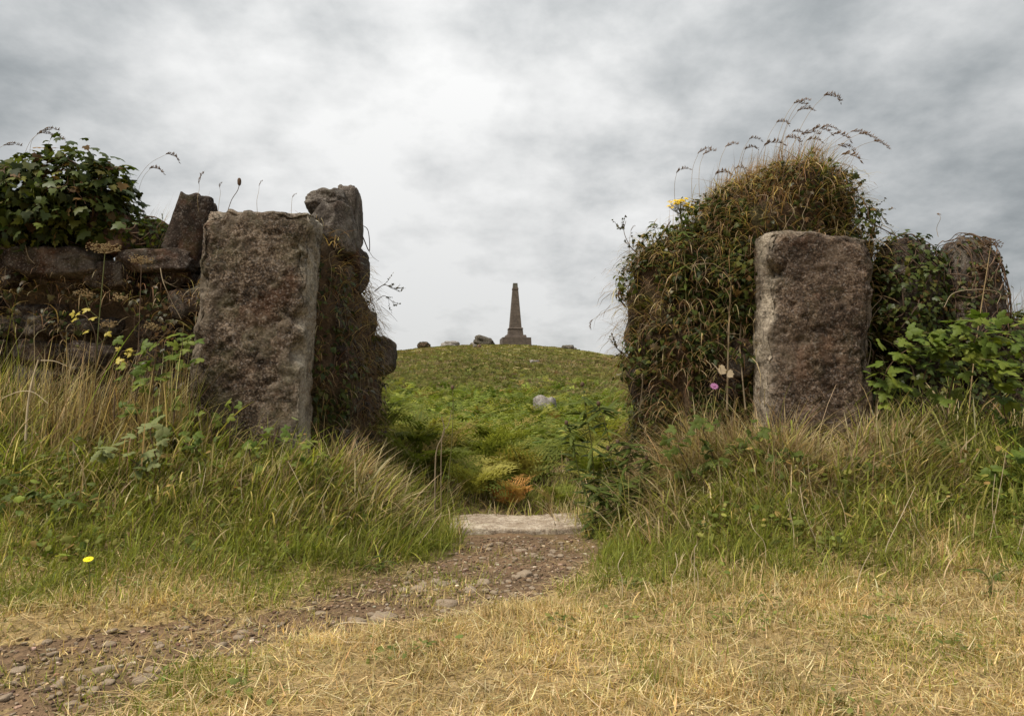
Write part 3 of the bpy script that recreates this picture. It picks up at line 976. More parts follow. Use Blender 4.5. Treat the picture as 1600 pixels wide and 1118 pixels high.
def frustum(w0, w1, z0, z1, nz=1):
    t = np.linspace(0, 1, nz + 1)
    V = []
    for k in t:
        w = (w0 + (w1 - w0) * k) / 2
        V += [(-w, -w, z0 + (z1 - z0) * k), (w, -w, z0 + (z1 - z0) * k), (w, w, z0 + (z1 - z0) * k), (-w, w, z0 + (z1 - z0) * k)]
    Q = []
    for k in range(nz):
        a = 4 * k
        Q += [[a + j, a + (j + 1) % 4, a + 4 + (j + 1) % 4, a + 4 + j] for j in range(4)]
    a = 4 * nz
    Q.append([a, a + 1, a + 2, a + 3])
    return eul(np.array(V, float), 0, 0, 0.12) + np.array([ob[0], OY, 0]), np.array(Q)


def mon_mat(name, a, b, c):
    m, t = new_mat(name)
    co = nd(t, 'ShaderNodeTexCoord').outputs['Object']
    sp = nd(t, 'ShaderNodeSeparateXYZ', {0: co})
    v2 = nd(t, 'ShaderNodeCombineXYZ', {0: mth(t, 'ADD', sp.outputs[0], sp.outputs[1]), 1: sp.outputs[2], 2: 0.0}).outputs[0]
    br = nd(t, 'ShaderNodeTexBrick', {'Vector': v2, 'Color1': (*a, 1), 'Color2': (*b, 1), 'Mortar': (*c, 1), 'Scale': 1.0, 'Mortar Size': 0.02, 'Brick Width': 0.9, 'Row Height': 0.42})
    nz = nd(t, 'ShaderNodeTexNoise', {'Vector': co, 'Scale': 2.5, 'Detail': 6.0, 'Roughness': 0.7}).outputs[0]
    c_ = mixc(t, 1.0, br.outputs[0], ramp(t, nz, [(0.3, (0.6, 0.6, 0.6)), (0.7, (1.35, 1.35, 1.35))]), 'MULTIPLY')
    bp = nd(t, 'ShaderNodeBump', {'Strength': 0.5, 'Distance': 0.04, 'Height': nz})
    pb = nd(t, 'ShaderNodeBsdfPrincipled', {'Base Color': c_, 'Roughness': 0.9, 'Normal': bp.outputs[0]})
    nd(t, 'ShaderNodeOutputMaterial', {'Surface': pb.outputs[0]})
    return m


M_MON = mon_mat('monument_masonry', (0.082, 0.062, 0.048), (0.098, 0.076, 0.06), (0.06, 0.046, 0.037))
M_MONC = mon_mat('monument_cap', (0.085, 0.08, 0.062), (0.10, 0.09, 0.07), (0.06, 0.055, 0.04))
zc = lambda py: at(805, py, OY)[2]
for nm, w0, w1, pa, pb_, nz, mm in (('base', 50.5, 49, 545, 528.5, 3, M_MON), ('step', 36, 33.5, 528.6, 524, 1, M_MON), ('pedestal', 25.5, 23.5, 524.1, 514.2, 3, M_MON), ('moulding', 25.5, 23, 514.3, 512.3, 1, M_MON),
                                  ('shaft', 20.0, 9.6, 512.4, 452.5, 30, M_MON), ('collar', 10.6, 10.0, 452.6, 450, 1, M_MON), ('cap', 8.6, 7.4, 450.1, 442.6, 2, M_MONC)):
    V, Q = frustum(w0 * S * 0.9, w1 * S * 0.9, zc(pa), zc(pb_), nz)
    obj(nm, V, Q, mm, mon, smooth=False)

# ------------------------------------------------------------------ rocks on the hill
def hill_rock(px, py, w, h, mat, seed, label, sink=0.35, Y=None, name='hill_rock', ry=0.0, n=10, rnd=0.4, dy=0.8):
    if Y is None:
        p = hit(px, py)
    else:
        p = at(px, py, Y); p[2] = zg1(p[0], Y)
    s = p[1] / F
    V, Q = rock((w / 2 * s, w / 2 * s * dy, h * s * 0.62), seed, n=n, rnd=rnd + 0.15, amp=0.28, freq=1.3, cuts=6)
    V = eul(V, 0, ry, seed) if ry == 0 else eul(V, 0, ry, 0)
    tag(obj(name, V + p + np.array([0, 0, h * s * 0.28]), Q, mat), label, 'rock', 'rocks on the hillside')


hill_rock(850, 645, 35, 42, M_HROCK, 5.3, 'pale grey rock among the bracken in the middle of the slope', n=14, Y=17.0)
hill_rock(833, 569, 18, 7, M_HROCK, 7, 'small pale flat rock high on the slope right below the monument')
hill_rock(966, 590, 13, 6, M_HROCK, 9, 'tiny pale rock on the slope beside the right wall')
hill_rock(704, 545, 34, 9, M_HROCK, 11, 'long pale rock on the skyline left of the monument', Y=96)
hill_rock(757, 536, 34, 14, M_DROCK, 13, 'dark slanting slab on the skyline just left of the monument', Y=95, ry=0.35, rnd=0.3)
hill_rock(744, 536, 18, 7, M_HROCK, 15, 'pale grey rock under the dark slanting slab', Y=95.5, ry=-0.1)
hill_rock(888, 549, 24, 9, M_DROCK, 17, 'dark low rock on the skyline right of the monument', Y=92)
hill_rock(897, 549, 8, 7, M_HROCK, 18, 'small light stone beside the dark rock right of the monument', Y=91.5)
hill_rock(742, 559, 6, 5, M_HROCK, 19, 'left one of two tiny stones below the skyline slab', Y=84)
hill_rock(749, 560, 6, 5, M_RUST, 20, 'reddish right one of two tiny stones below the skyline slab', Y=83)

# ================================================================== vegetation
# ------------------------------------------------------------------ leaf prototypes
def fan(outline, cen, fold=0.0):
    V = np.array([cen] + list(outline), float)
    n = len(outline)
    T = np.array([[0, 1 + k, 1 + (k + 1) % n] for k in range(n)])
    return V, T


_h = [(0.0, 0.0, 0), (0.30, -0.14, -.05), (0.54, 0.14, -.10), (0.33, 0.30, -.02), (0.36, 0.56, -.07), (0.15, 0.64, -.01)]
IVY_V, IVY_T = fan([_h[0]] + _h[1:] + [(0, 1.0, -.12)] + [(-a, b, c) for a, b, c in _h[:0:-1]], (0, 0.34, 0.03))
IVY2_V = IVY_V * np.array([0.85, 1.15, 1.6])


def ovate(n=6, wid=0.30, serr=0.05, droop=0.18, ridge=0.05, tip=1.0):
    t = np.linspace(0.0, 1.0, n + 1)
    w = wid * np.sin(np.pi * t ** 0.75) ** 0.8
    w[0] = 0.02; w[-1] = 0.0
    V, T = [], []
    for k in range(n + 1):
        z = -droop * t[k] ** 2
        s = serr * (1 if k % 2 else -1) if 0 < k < n else 0
        V += [(-w[k] - s, t[k] * tip, z - 0.05 * w[k] / wid), (0, t[k] * tip, z + ridge), (w[k] + s, t[k] * tip, z - 0.05 * w[k] / wid)]
    for k in range(n):
        a = 3 * k
        T += [[a, a + 1, a + 4], [a, a + 4, a + 3], [a + 1, a + 2, a + 5], [a + 1, a + 5, a + 4]]
    return np.array(V, float), np.array(T)


OV_V, OV_T = ovate()


def trifoliate():
    b = Bag()
    V, T = tube([(0, -0.55, 0.02), (0, -0.2, 0.0), (0, 0, 0)], 0.015, 3)
    b.add(V, tri(T))
    b.add(OV_V, OV_T)
    for s in (-1, 1):
        b.add(eul(OV_V * 0.85, 0.1, 0, -s * 1.15) + np.array([0, -0.08, 0]), OV_T)
    V, f, _ = b.get()
    return V, f[0]


TRI_V, TRI_T = trifoliate()
LAN_V, LAN_T = ovate(6, 0.11, 0.012, 0.30, 0.02)


def leaf_mesh(name, V, T, mat):
    return mk(name, V, T, mat)


def put_leaves(parent, meshes, P, R, S, name='leaf'):
    for k in range(len(P)):
        inst(name, meshes[k % len(meshes)], parent, mat4(R[k] * S[k], P[k]))


ME_IVY = [leaf_mesh('ivy_leaf', IVY_V, IVY_T, M_IVY), leaf_mesh('ivy_leaf', IVY2_V, IVY_T, M_IVY)]
ME_IVYB = [leaf_mesh('ivy_leaf', IVY_V, IVY_T, M_IVYB), leaf_mesh('ivy_leaf', IVY2_V, IVY_T, M_IVYB)]
ME_BRAM = [leaf_mesh('bramble_leaf', TRI_V, TRI_T, M_BRAM)]
ME_PALE = [leaf_mesh('pale_leaf', TRI_V, TRI_T, M_PALE)]
ME_YEL = [leaf_mesh('yellow_leaf', TRI_V, TRI_T, M_YEL)]
ME_OVB = [leaf_mesh('oval_leaf', OV_V, OV_T, M_BRAM)]
ME_WEED = [leaf_mesh('lance_leaf', LAN_V, LAN_T, M_WEED)]
IVYP = [(0.028, 0.040, 0.009), (0.045, 0.062, 0.012), (0.075, 0.09, 0.018), (0.12, 0.12, 0.026), (0.11, 0.065, 0.024)]


def ivy_frames(P, N, r, upmix=0.35, down=1.0):
    k = len(P)
    nn = N + upmix * np.array([0, 0, 1.0]) + r.normal(0, 0.38, (k, 3))
    tip = np.array([0, 0, -1.0]) * down + r.normal(0, 0.5, (k, 3)) + 0.25 * N
    return frames(nn, tip)


def runners(surf, n, steps, r, ok=None, rad=(0.003, 0.007), up=0.9, off=0.012, step=0.05):
    """stems creeping over a lump: snapped to the nearest surface points"""
    V, Q = surf
    SP, SN = sample(V, Q, 9000, r, ok)
    out = Bag()
    st, _ = sample(V, Q, n, r, ok)
    for k in range(n):
        p = st[k]
        d = r.normal(0, 0.5, 3) + np.array([0, 0, up * r.choice([-1, 1], p=[0.3, 0.7])])
        pts = []
        for s in range(steps):
            i_ = np.argmin(((SP - p) ** 2).sum(1))
            q = SP[i_] + SN[i_] * off * (1 + 1.5 * r.random())
            pts.append(q * 0.6 + p * 0.4 if s else q)
            d = d + r.normal(0, 0.35, 3)
            d = d - SN[i_] * (d @ SN[i_]) * 0.8
            d /= np.linalg.norm(d)
            p = pts[-1] + d * step
        rr = r.uniform(*rad)
        P = curve_pts(pts, 3)
        Vt, Ft = tube(P, np.linspace(rr, rr * 0.4, len(P)), 4)
        out.add(Vt, Ft)
    return out


def ivy_plant(base, label, surf, n_ind, n_mass, r, ok=None, size=(0.035, 0.06), meshes=None, group='ivy growing on the walls', spread=0.06, nstem=25, upmix=0.35, pal_w=(3, 4, 3, 1.5, 1), stem_ok=None):
    meshes = meshes or ME_IVY
    e = empty('ivy', base, label, 'ivy', group)
    tag(runners(surf, nstem, 12, r, ok, (0.003, 0.006)).obj('stems', M_WOOD, e), kind='stuff')
    P, N = sample(*surf, n_ind, r, ok)
    P = P + N * (0.02 + spread * r.random((n_ind, 1)))
    put_leaves(e, meshes, P, ivy_frames(P, N, r, upmix), r.uniform(*size, n_ind))
    if n_mass:
        P, N = sample(*surf, n_mass, r, ok)
        P = P + N * (0.005 + 0.6 * spread * r.random((n_mass, 1)))
        V, Fc = scatter(IVY_V, IVY_T, ivy_frames(P, N, r, upmix), P, r.uniform(*size, n_mass) * 0.85)
        cc = pick(IVYP, np.array(pal_w, float), n_mass, 0.25, r)
        tag(obj('leaf_mass', V, Fc, M_FOL, e, cols=np.repeat(cc, len(IVY_V), 0)), kind='stuff')
    return e


def blob(c, rad, seed, amp=0.25, n=14):
    V, Q = rock(rad, seed, n=n, rnd=0.95, amp=amp, freq=1.8)
    return V + np.asarray(c), Q


# ------------------------------------------------------------------ ivy on the left wall
r = np.random.default_rng(51)
lump = Bag()
for (px, py, wx, hy) in ((112, 318, 82, 66), (150, 335, 50, 46), (22, 322, 62, 48), (70, 350, 80, 44)):
    c = at(px, py, 4.86)
    V, Q = blob(c, (wx * 4.86 / F * 0.94, 0.24, hy * 4.86 / F * 0.94), px, 0.42)
    lump.add(V, Q)
V, f, _ = lump.get()
okl = lambda C, N: (N[:, 1] < 0.5) * (0.5 + np.clip(N[:, 2] + 0.6, 0, 1)) * (C[:, 2] > 1.72)
e = ivy_plant((-3.2, 4.9, 1.8), 'dense dark green ivy bush on top of the left wall', (V, f[0]), 295, 2300, r, okl, (0.05, 0.095), spread=0.17, nstem=30)
# woody interior that carries the leaves, painted near black as shadow under the ivy
Vi, Qi = V.copy(), f[0]
Vi = Vi + np.array([0, 0.06, -0.06])
c4 = Vi.mean(0)
obj('twig_core', c4 + (Vi - c4) * np.array([0.85, 0.7, 0.78]), Qi, M_SHADEW, e)
# creeping part between stones and post
V, Q = blob(at(235, 372, 4.92), (0.20, 0.2, 0.10), 77, 0.3)
ivy_plant((-2.6, 4.9, 1.8), 'low ivy mat between the reddish stone and the leaning slab', (V, Q), 110, 350, r, lambda C, N: (N[:, 1] < 0.5) * 1.0, (0.03, 0.05), spread=0.05, nstem=12)
# ivy in the gap beside the left post
ok = lambda C, N: (N[:, 0] > 0.2) * (C[:, 1] < 5.05) * (C[:, 2] > 0.4) * (C[:, 2] < 1.75) * 1.0
ivy_plant((-1.2, 4.85, 0.4), 'strip of dark ivy in the gap behind the left gate post', coreR, 200, 300, r, ok, (0.03, 0.05), spread=0.07, nstem=16)
ok = lambda C, N: ((N[:, 0] > 0.2) | (N[:, 1] > 0.2)) * (C[:, 0] > -1.6) * (C[:, 1] > 5.1) * (C[:, 2] > 0.5) * (fbm(C * 3.0 + 4, 2) > 0.02) * (0.3 + 1.7 * (C[:, 1] > 5.9))
ivy_plant((-1.2, 5.9, 0.4), 'brownish ivy hanging on the far corner of the left wall', coreR, 180, 350, r, ok, (0.028, 0.050), ME_IVYB, spread=0.10, nstem=25, pal_w=(3, 3, 2, 1.5, 4))

# ------------------------------------------------------------------ ivy and tangle on the right mound
okf = lambda C, N: (N[:, 1] < 0.35) * (C[:, 2] > 0.35)
ok = lambda C, N: okf(C, N) * (C[:, 0] > 1.2) * (C[:, 0] < 1.62) * (C[:, 2] < 2.15) * (fbm(C * 3 + 9, 2) > -0.25) * 1.0
ivy_plant((1.5, 4.7, 0.4), 'green ivy curtain hanging beside the right gate post', coreM, 298, 1700, r, ok, (0.03, 0.052), spread=0.10, nstem=30)
ok = lambda C, N: okf(C, N) * (C[:, 0] < 1.25) * (fbm(C * 2.5 + 2, 2) > -0.05) * 1.0
ivy_plant((1.0, 5.0, 0.4), 'brown-green ivy on the left flank of the right mound', coreM, 290, 1700, r, ok, (0.028, 0.048), ME_IVYB, spread=0.10, nstem=25, pal_w=(3, 3, 2, 1.5, 4))
ok = lambda C, N: (N[:, 1] < 0.6) * (C[:, 2] > 1.88) * (C[:, 0] > 1.1) * (fbm(C * 3.2 + 21, 2) > -0.3) * 1.0
ivy_plant((2.0, 5.0, 2.0), 'ivy trailing over the rounded top of the right mound', coreM, 290, 1500, r, ok, (0.028, 0.048), ME_IVYB, spread=0.09, nstem=20, pal_w=(3, 4, 2, 1, 2.5))
ok = lambda C, N: (N[:, 0] > 0.1) * (C[:, 0] > 2.4) * (N[:, 1] < 0.5) * (C[:, 2] > 1.0) * 1.0
ivy_plant((2.7, 5.0, 0.6), 'narrow dark ivy fringe along the right side of the right mound', coreM, 160, 400, r, ok, (0.03, 0.05), spread=0.08, nstem=14)
# bulging clumps that break up the mound
cl = Bag()
for (px, py, Y, rx, rz_) in ((1005, 440, 5.15, .16, .13), (1040, 385, 5.05, .15, .11), (1105, 340, 4.98, .17, .10), (1160, 320, 4.92, .14, .09), (1010, 560, 5.05, .14, .16), (1090, 470, 4.86, .15, .17), (1075, 570, 4.86, .13, .12),
                             (1150, 450, 4.74, .11, .2), (1225, 290, 4.9, .16, .09), (1300, 300, 4.9, .13, .12), (1335, 350, 4.9, .10, .14)):
    Vb, Qb = blob(at(px, py, Y), (rx, 0.13, rz_), px, 0.45, 8)
    cl.add(Vb, Qb)
Vb, fb, _ = cl.get()
ivy_plant((1.2, 4.8, 0.5), 'shaggy ivy clumps bulging out of the right mound', (Vb, fb[0]), 298, 2400, r, lambda C, N: (N[:, 1] < 0.5) * 1.0, (0.026, 0.055), spread=0.10, nstem=40, pal_w=(3, 4, 3, 1.5, 1.5))
# ivied upright stones
ok = lambda C, N: (N[:, 1] < 0.5) * (C[:, 2] > 0.8) * 1.0
ivy_plant((2.8, 4.85, 0.9), 'ivy covering the rounded upright stone right of the right gate post', UP1, 295, 1000, r, ok, (0.032, 0.052), spread=0.06, nstem=25)
ok = lambda C, N: (N[:, 1] < 0.5) * (C[:, 2] > 0.8) * ((fbm(C * 4 + 33, 2) > -0.02) + 0.1)
ivy_plant((3.3, 4.9, 0.9), 'sparse dry ivy on the tapering upright stone near the right edge', UP2, 200, 600, r, ok, (0.025, 0.04), ME_IVYB, spread=0.03, nstem=50, pal_w=(2, 2, 1, 1, 5))
ok = lambda C, N: (N[:, 1] < 0.5) * (C[:, 0] < 4.6) * (C[:, 2] > 0.7) * 1.0
ivy_plant((3.6, 5.1, 0.6), 'dark ivy and bramble mat on the low wall at the right edge', (coreF[0] + np.array([0, -0.2, 0.0]), coreF[1]), 295, 2600, r, ok, (0.035, 0.06), spread=0.10, nstem=30)

# ------------------------------------------------------------------ dead stems, roots and hanging dry grass
DEAD = [(0.16, 0.088, 0.045), (0.23, 0.145, 0.072), (0.33, 0.235, 0.125), (0.11, 0.06, 0.033), (0.44, 0.345, 0.20)]
okd = lambda C, N: (N[:, 1] < 0.5) * (C[:, 2] > 0.35) * (C[:, 0] < 2.6) * 1.0
b1 = runners(coreM, 120, 9, r, okd, (0.0012, 0.0034), 0.9, 0.035, 0.05)
tag(b1.obj('dead_stems', M_VINE), 'tangle of thin dead stems matted over the right mound', 'dead stems', kind='stuff')
okd2 = lambda C, N: (N[:, 0] > 0.0) * (C[:, 0] > -1.7) * (C[:, 2] > 0.35) * 1.0
b2 = runners(coreR, 60, 9, r, okd2, (0.0012, 0.0032), 0.9, 0.035, 0.05)
tag(b2.obj('dead_stems', M_VINE), 'tangle of thin dead stems matted over the end of the left wall', 'dead stems', kind='stuff')


def hang_grass(surf, n, r, ok, h=(0.10, 0.28), w=(0.003, 0.0075), pal=DEAD, wts=(3, 4, 3, 2, 1.2), down=True, off=0.03):
    P, N = sample(*surf, n, r, ok)
    P = P + N * off
    az = np.arctan2(N[:, 1], N[:, 0]) + r.normal(0, 0.7, n)
    lean = r.uniform(0.6, 1.5, n) if down else r.uniform(0.0, 0.5, n)
    bend = r.uniform(0.8, 2.1, n) if down else r.uniform(0.1, 0.9, n)
    hh = r.uniform(*h, n)
    V, Fc, m = blades(P, hh, r.uniform(*w, n), az, lean, bend, 4)
    return V, Fc, np.repeat(pick(pal, np.array(wts, float), n, 0.25, r), m, 0)


bag = Bag()
bag.add(*hang_grass(coreM, 3200, r, lambda C, N: okd(C, N) * (fbm(C * 3.4 + 60, 2) > -0.08)))
bag.add(*hang_grass((Vb, fb[0]), 700, r, lambda C, N: (N[:, 1] < 0.5) * 1.0, (0.08, 0.3), wts=(2, 3, 4, 1.5, 3)))
bag.add(*hang_grass(coreM, 800, r, lambda C, N: okd(C, N) * (C[:, 0] < 1.6) * (C[:, 2] < 1.9) * (fbm(C * 3.0 + 15, 2) > -0.1), (0.10, 0.34), wts=(2, 3, 4, 1.5, 3), off=0.07))
bag.add(*hang_grass(coreM, 1800, r, lambda C, N: (N[:, 1] < 0.6) * (C[:, 2] > 1.8) * 1.0, (0.10, 0.3)))
tag(bag.obj('dead_grass', M_GRASS), 'brown dead grass hanging over the face of the right mound', 'dead grass', kind='stuff')
bag = Bag()
bag.add(*hang_grass(coreR, 2800, r, okd2, (0.08, 0.24)))
tag(bag.obj('dead_grass', M_GRASS), 'brown dead grass hanging down the end of the left wall', 'dead grass', kind='stuff')
P, N = sample(*coreM, 1500, r, lambda C, N: okd(C, N) * (fbm(C * 3.0 + 90, 2) > 0.12))
V, Fc, m = blades(P, r.uniform(0.08, 0.24, len(P)), r.uniform(0.004, 0.008, len(P)), np.arctan2(N[:, 1], N[:, 0]) + r.normal(0, .8, len(P)), r.uniform(0.1, 0.9, len(P)), r.uniform(0.5, 1.8, len(P)), 4)
tag(obj('tuft_grass', V, Fc, M_GRASS, cols=np.repeat(pick([(0.10, 0.12, 0.025), (0.16, 0.17, 0.035), (0.30, 0.22, 0.09)], np.array([2, 2, 1.0]), len(P), 0.25, r), m, 0)), 'green grass tufts sprouting from the face of the right mound', 'grass', kind='stuff')
# dry mat grass standing on the crest of the right mound
crest = lambda C, N: (N[:, 2] > 0.25) * (C[:, 2] > 1.95) * (C[:, 0] < 2.5) * (0.3 + sstep(2.1, 2.45, C[:, 2]))
P, N = sample(*coreM, 2600, r, crest)
az = r.normal(0.15, 0.7, len(P))
V, Fc, m = blades(P - N * 0.02, r.uniform(0.10, 0.34, len(P)), r.uniform(0.002, 0.0042, len(P)), az, r.normal(0.15, 0.2, len(P)), r.uniform(0.1, 0.9, len(P)), 4)
cc = pick([(0.32, 0.20, 0.10), (0.40, 0.28, 0.15), (0.22, 0.13, 0.07), (0.16, 0.13, 0.04)], np.array([3, 3, 2, 1.0]), len(P), 0.2, r)
tag(obj('mat_grass', V, Fc, M_GRASS, cols=np.repeat(cc, m, 0)), 'dry reddish grass standing along the crest of the right mound', 'grass', kind='stuff')
okw = lambda C, N: (N[:, 2] > 0.4) * (C[:, 0] < 4.4) * 1.0
P, N = sample(*coreF, 900, r, okw)
V, Fc, m = blades(P - N * 0.02, r.uniform(0.12, 0.4, len(P)), r.uniform(0.002, 0.005, len(P)), r.normal(0.2, 0.9, len(P)), r.normal(0.1, 0.2, len(P)), r.uniform(0.0, 0.8, len(P)), 4)
tag(obj('wall_top_grass', V, Fc, M_GRASS, cols=np.repeat(pick(DEAD, np.array([2, 3, 3, 1, 2.0]), len(P), 0.2, r), m, 0)), 'dry grass growing on the low wall at the right edge', 'grass', kind='stuff')
# thin grass on the left wall top
top = np.array([at(px, 385, 5.0) for px in r.uniform(150, 320, 260)]) + np.stack([np.zeros(260), r.normal(0, 0.06, 260), r.normal(-0.06, 0.04, 260)], 1)
V, Fc, m = blades(top, r.uniform(0.12, 0.42, 260), r.uniform(0.0016, 0.003, 260), r.normal(0.1, 0.5, 260), r.normal(0.15, 0.15, 260), r.uniform(0.2, 1.0, 260), 4)
tag(obj('wall_top_grass', V, Fc, M_GRASS, cols=np.repeat(pick(DEAD, np.array([1, 2, 3, 1, 3.0]), 260, 0.2, r), m, 0)), 'thin wispy grass on the left wall beside the ivy bush', 'grass', kind='stuff')

okL = lambda C, N: (N[:, 1] < -0.3) * (C[:, 0] > -4.2) * (C[:, 0] < -1.9) * (C[:, 2] > 0.5) * (fbm(C * 2.2 + 70, 2) > 0.0)
shL = (coreL[0] + np.array([0, -0.10, 0]), coreL[1])
ivy_plant((-3.2, 4.7, 0.5), 'patchy dark ivy creeping over the face of the left wall', shL, 200, 700, r, okL, (0.03, 0.05), ME_IVYB, spread=0.10, nstem=50, pal_w=(4, 3, 2, 1, 3))
bag = Bag()
bag.add(*hang_grass(shL, 1400, r, okL, (0.08, 0.22), off=0.06))
tag(bag.obj('dead_grass', M_GRASS), 'brown dead grass caught between the stones of the left wall', 'dead grass', kind='stuff')

# ------------------------------------------------------------------ single grass stalks with seed heads
def seed_head(n, L, w, seed, droop=0.5):
    """a soft panicle along +Z bending towards +X"""
    r_ = np.random.default_rng(seed)
    b = Bag()
    SV = np.array([(0, 0, 0), (0.12, 0, 0.35), (0, 0.12, 0.4), (-0.12, 0, 0.35), (0, -0.12, 0.4), (0, 0, 1.0)])
    ST = np.array([[0, 1, 2], [0, 2, 3], [0, 3, 4], [0, 4, 1], [5, 2, 1], [5, 3, 2], [5, 4, 3], [5, 1, 4]])
    for k in range(n):
        t = k / n
        th = droop * t * 1.4
        c = np.array([L * t * math.sin(th) * 0.8, 0, L * t * math.cos(th * 0.7)])
        a = r_.uniform(0, 6.28)
        env = math.sin(math.pi * min(1, t * 0.9 + 0.08)) ** 0.7
        V = eul(SV * np.array([1, 1, 1]) * L * r_.uniform(0.16, 0.26), r_.uniform(0.15, 0.55) * env, th + r_.normal(0, 0.1), a)
        b.add(V + c + np.array([math.cos(a), math.sin(a), 0]) * w * env * 0.4, ST)
    V, f, _ = b.get()
    return V, f[0]


HEADS = []
for k in range(5):
    V, T = seed_head(26 + 5 * k, 1.0, 0.07 + 0.015 * k, k, 0.35 + 0.15 * k)
    HEADS.append(mk('seed_head', V, T, M_SEED, smooth=False))


def stalk(base, tip, head, r, label, group, rad=0.0013, hk=None, bow=0.06, mat=M_STRAW, nod=0.35):
    base, tip = np.array(base, float), np.array(tip, float)
    e = empty('grass_stalk', base, label, 'grass stalk', group)
    L = np.linalg.norm(tip - base)
    mid1 = base + (tip - base) * 0.4 + np.array([-bow * L * 1.2, r.normal(0, 0.02), 0.03 * L])
    mid2 = base + (tip - base) * 0.75 + np.array([-bow * L, r.normal(0, 0.02), 0.04 * L])
    C = curve_pts([base, mid1, mid2, tip], 5)
    V, Q = tube(C, np.linspace(rad * 1.3, rad * 0.7, len(C)), 4)
    obj('stem', V, Q, mat, e)
    d = C[-1] - C[-3]
    d /= np.linalg.norm(d)
    d = d + np.array([nod, 0, -0.05]); d /= np.linalg.norm(d)
    x = np.array([1, 0, -0.7]) - d * (np.array([1, 0, -0.7]) @ d); x /= np.linalg.norm(x)
    R = np.stack([x, np.cross(d, x), d], 1)
    inst('seed_head', HEADS[r.integers(5) if hk is None else hk], e, mat4(R * head, tip - d * head * 0.15))
    return e


r = np.random.default_rng(77)
GS = 'seeding grass stalks on the right mound'
lab = 'thin dry grass stalk with feathery seed head blowing above the right mound'
for (bx, by, tx, ty) in ((1085, 345, 1092, 238), (1100, 335, 1100, 240), (1120, 330, 1135, 228), (1145, 318, 1172, 216), (1160, 310, 1165, 232), (1168, 305, 1180, 262), (1190, 300, 1215, 190),
                         (1205, 290, 1242, 160), (1210, 290, 1250, 158), (1215, 285, 1248, 172), (1225, 275, 1290, 148), (1200, 295, 1240, 205), (1220, 280, 1255, 208), (1230, 272, 1272, 200), (1240, 268, 1288, 197),
                         (1245, 265, 1262, 218), (1250, 262, 1305, 208), (1255, 262, 1312, 226), (1265, 265, 1332, 205), (1275, 270, 1368, 220), (1270, 268, 1345, 208), (1235, 270, 1268, 232), (1225, 280, 1262, 240),
                         (1180, 300, 1196, 225), (1130, 325, 1150, 262), (1110, 335, 1120, 270), (1065, 350, 1058, 268), (1195, 296, 1230, 214), (1280, 275, 1318, 240), (1150, 315, 1160, 275)):
    b = at(bx, by + 12, 5.02 + r.normal(0, 0.06))
    t = at(tx, ty, b[1] + r.normal(0, 0.08))
    stalk(b, t, r.uniform(0.085, 0.15), r, lab, GS)
lab2 = 'thin grass stalk with a seed head rising behind the ivy bush'
for (bx, by, tx, ty) in ((35, 300, 68, 203), (45, 300, 82, 212), (40, 300, 60, 208), (-6, 290, 8, 226), (180, 340, 262, 240), (200, 340, 236, 262)):
    b = at(bx, by, 5.0)
    stalk(b, at(tx, ty, 5.0), 0.11, r, lab2, 'grass stalks at the left wall top')
for (bx, by, tx, ty, hh, k, lb) in ((310, 330, 311, 285, 0.085, 0, 'short grass stalk with a narrow dark head left above the left gate post'), (341, 330, 343, 292, 0.05, 1, 'faint short grass stalk above the left gate post, beside the black seed head'),
                                  (402, 332, 405, 290, 0.045, 0, 'bare thin grass stalk above the middle of the left gate post'), (455, 335, 457, 308, 0.04, 1, 'tiny grass stalk above the right part of the left gate post'),
                                  (982, 420, 986, 360, 0.05, 0, 'single thin stalk rising left of the yellow ragwort'), (1466, 370, 1466, 335, 0.06, 2, 'lone pale stalk with a bent head between the two upright stones'),
                                  (990, 470, 925, 500, 0.07, 2, 'drooping grass stalk sticking out of the right mound toward the monument')):
    b = at(bx, by, 4.6 if bx < 500 else 5.15)
    stalk(b, at(tx, ty, b[1]), hh, r, lb, 'single grass stalks on the walls', hk=k, nod=0.08, bow=0.01)
# plantain head on the left post
e = empty('plantain_stalk', at(358, 330, 4.5), 'bent plantain stalk with a black egg-shaped head on the left gate post', 'plant')
C = curve_pts([at(355, 332, 4.5), at(362, 312, 4.5), at(371, 298, 4.5), at(374, 288, 4.5)], 5)
V, Q = tube(C, 0.0022, 5)
obj('stem', V, Q, M_WOOD, e)
V, Q = rock((0.012, 0.012, 0.026), 3, n=5, rnd=0.9, amp=0.1)
obj('seed_head', V + at(374, 284, 4.5), Q, M_WOOD, e)

# ------------------------------------------------------------------ prominent vines and twigs
def vine(name, pts, rad, mat, label, cat='vine', group='bare vines on the walls', twigs=0, r=r, leafs=0):
    C = curve_pts([at(*p) for p in pts], 7)
    e = empty(name, C[0], label, cat, group)
    V, Q = tube(C, np.linspace(rad, rad * 0.45, len(C)), 6)
    obj('stem', V, Q, mat, e)
    for k in range(twigs):
        i_ = r.integers(len(C) // 4, len(C) - 2)
        d = C[i_ + 1] - C[i_]
        d /= np.linalg.norm(d)
        side = d + r.normal(0, 0.6, 3)
        side[1] *= 0.4
        side /= np.linalg.norm(side)
        L = r.uniform(0.05, 0.14)
        T = curve_pts([C[i_], C[i_] + side * L * 0.5 + r.normal(0, 0.008, 3), C[i_] + side * L + np.array([0, 0, 0.02])], 4)
        V, Q = tube(T, np.linspace(rad * 0.45, rad * 0.2, len(T)), 4)
        o = obj('twig', V, Q, mat, e)
        if leafs:
            P = T[2:]
            N = r.normal(0, 1, (len(P), 3)) + np.array([0, -0.5, 0.6])
            put_leaves(o, ME_IVYB, P, frames(N, r.normal(0, 1, (len(P), 3))), r.uniform(0.012, 0.022, len(P)))
    return e


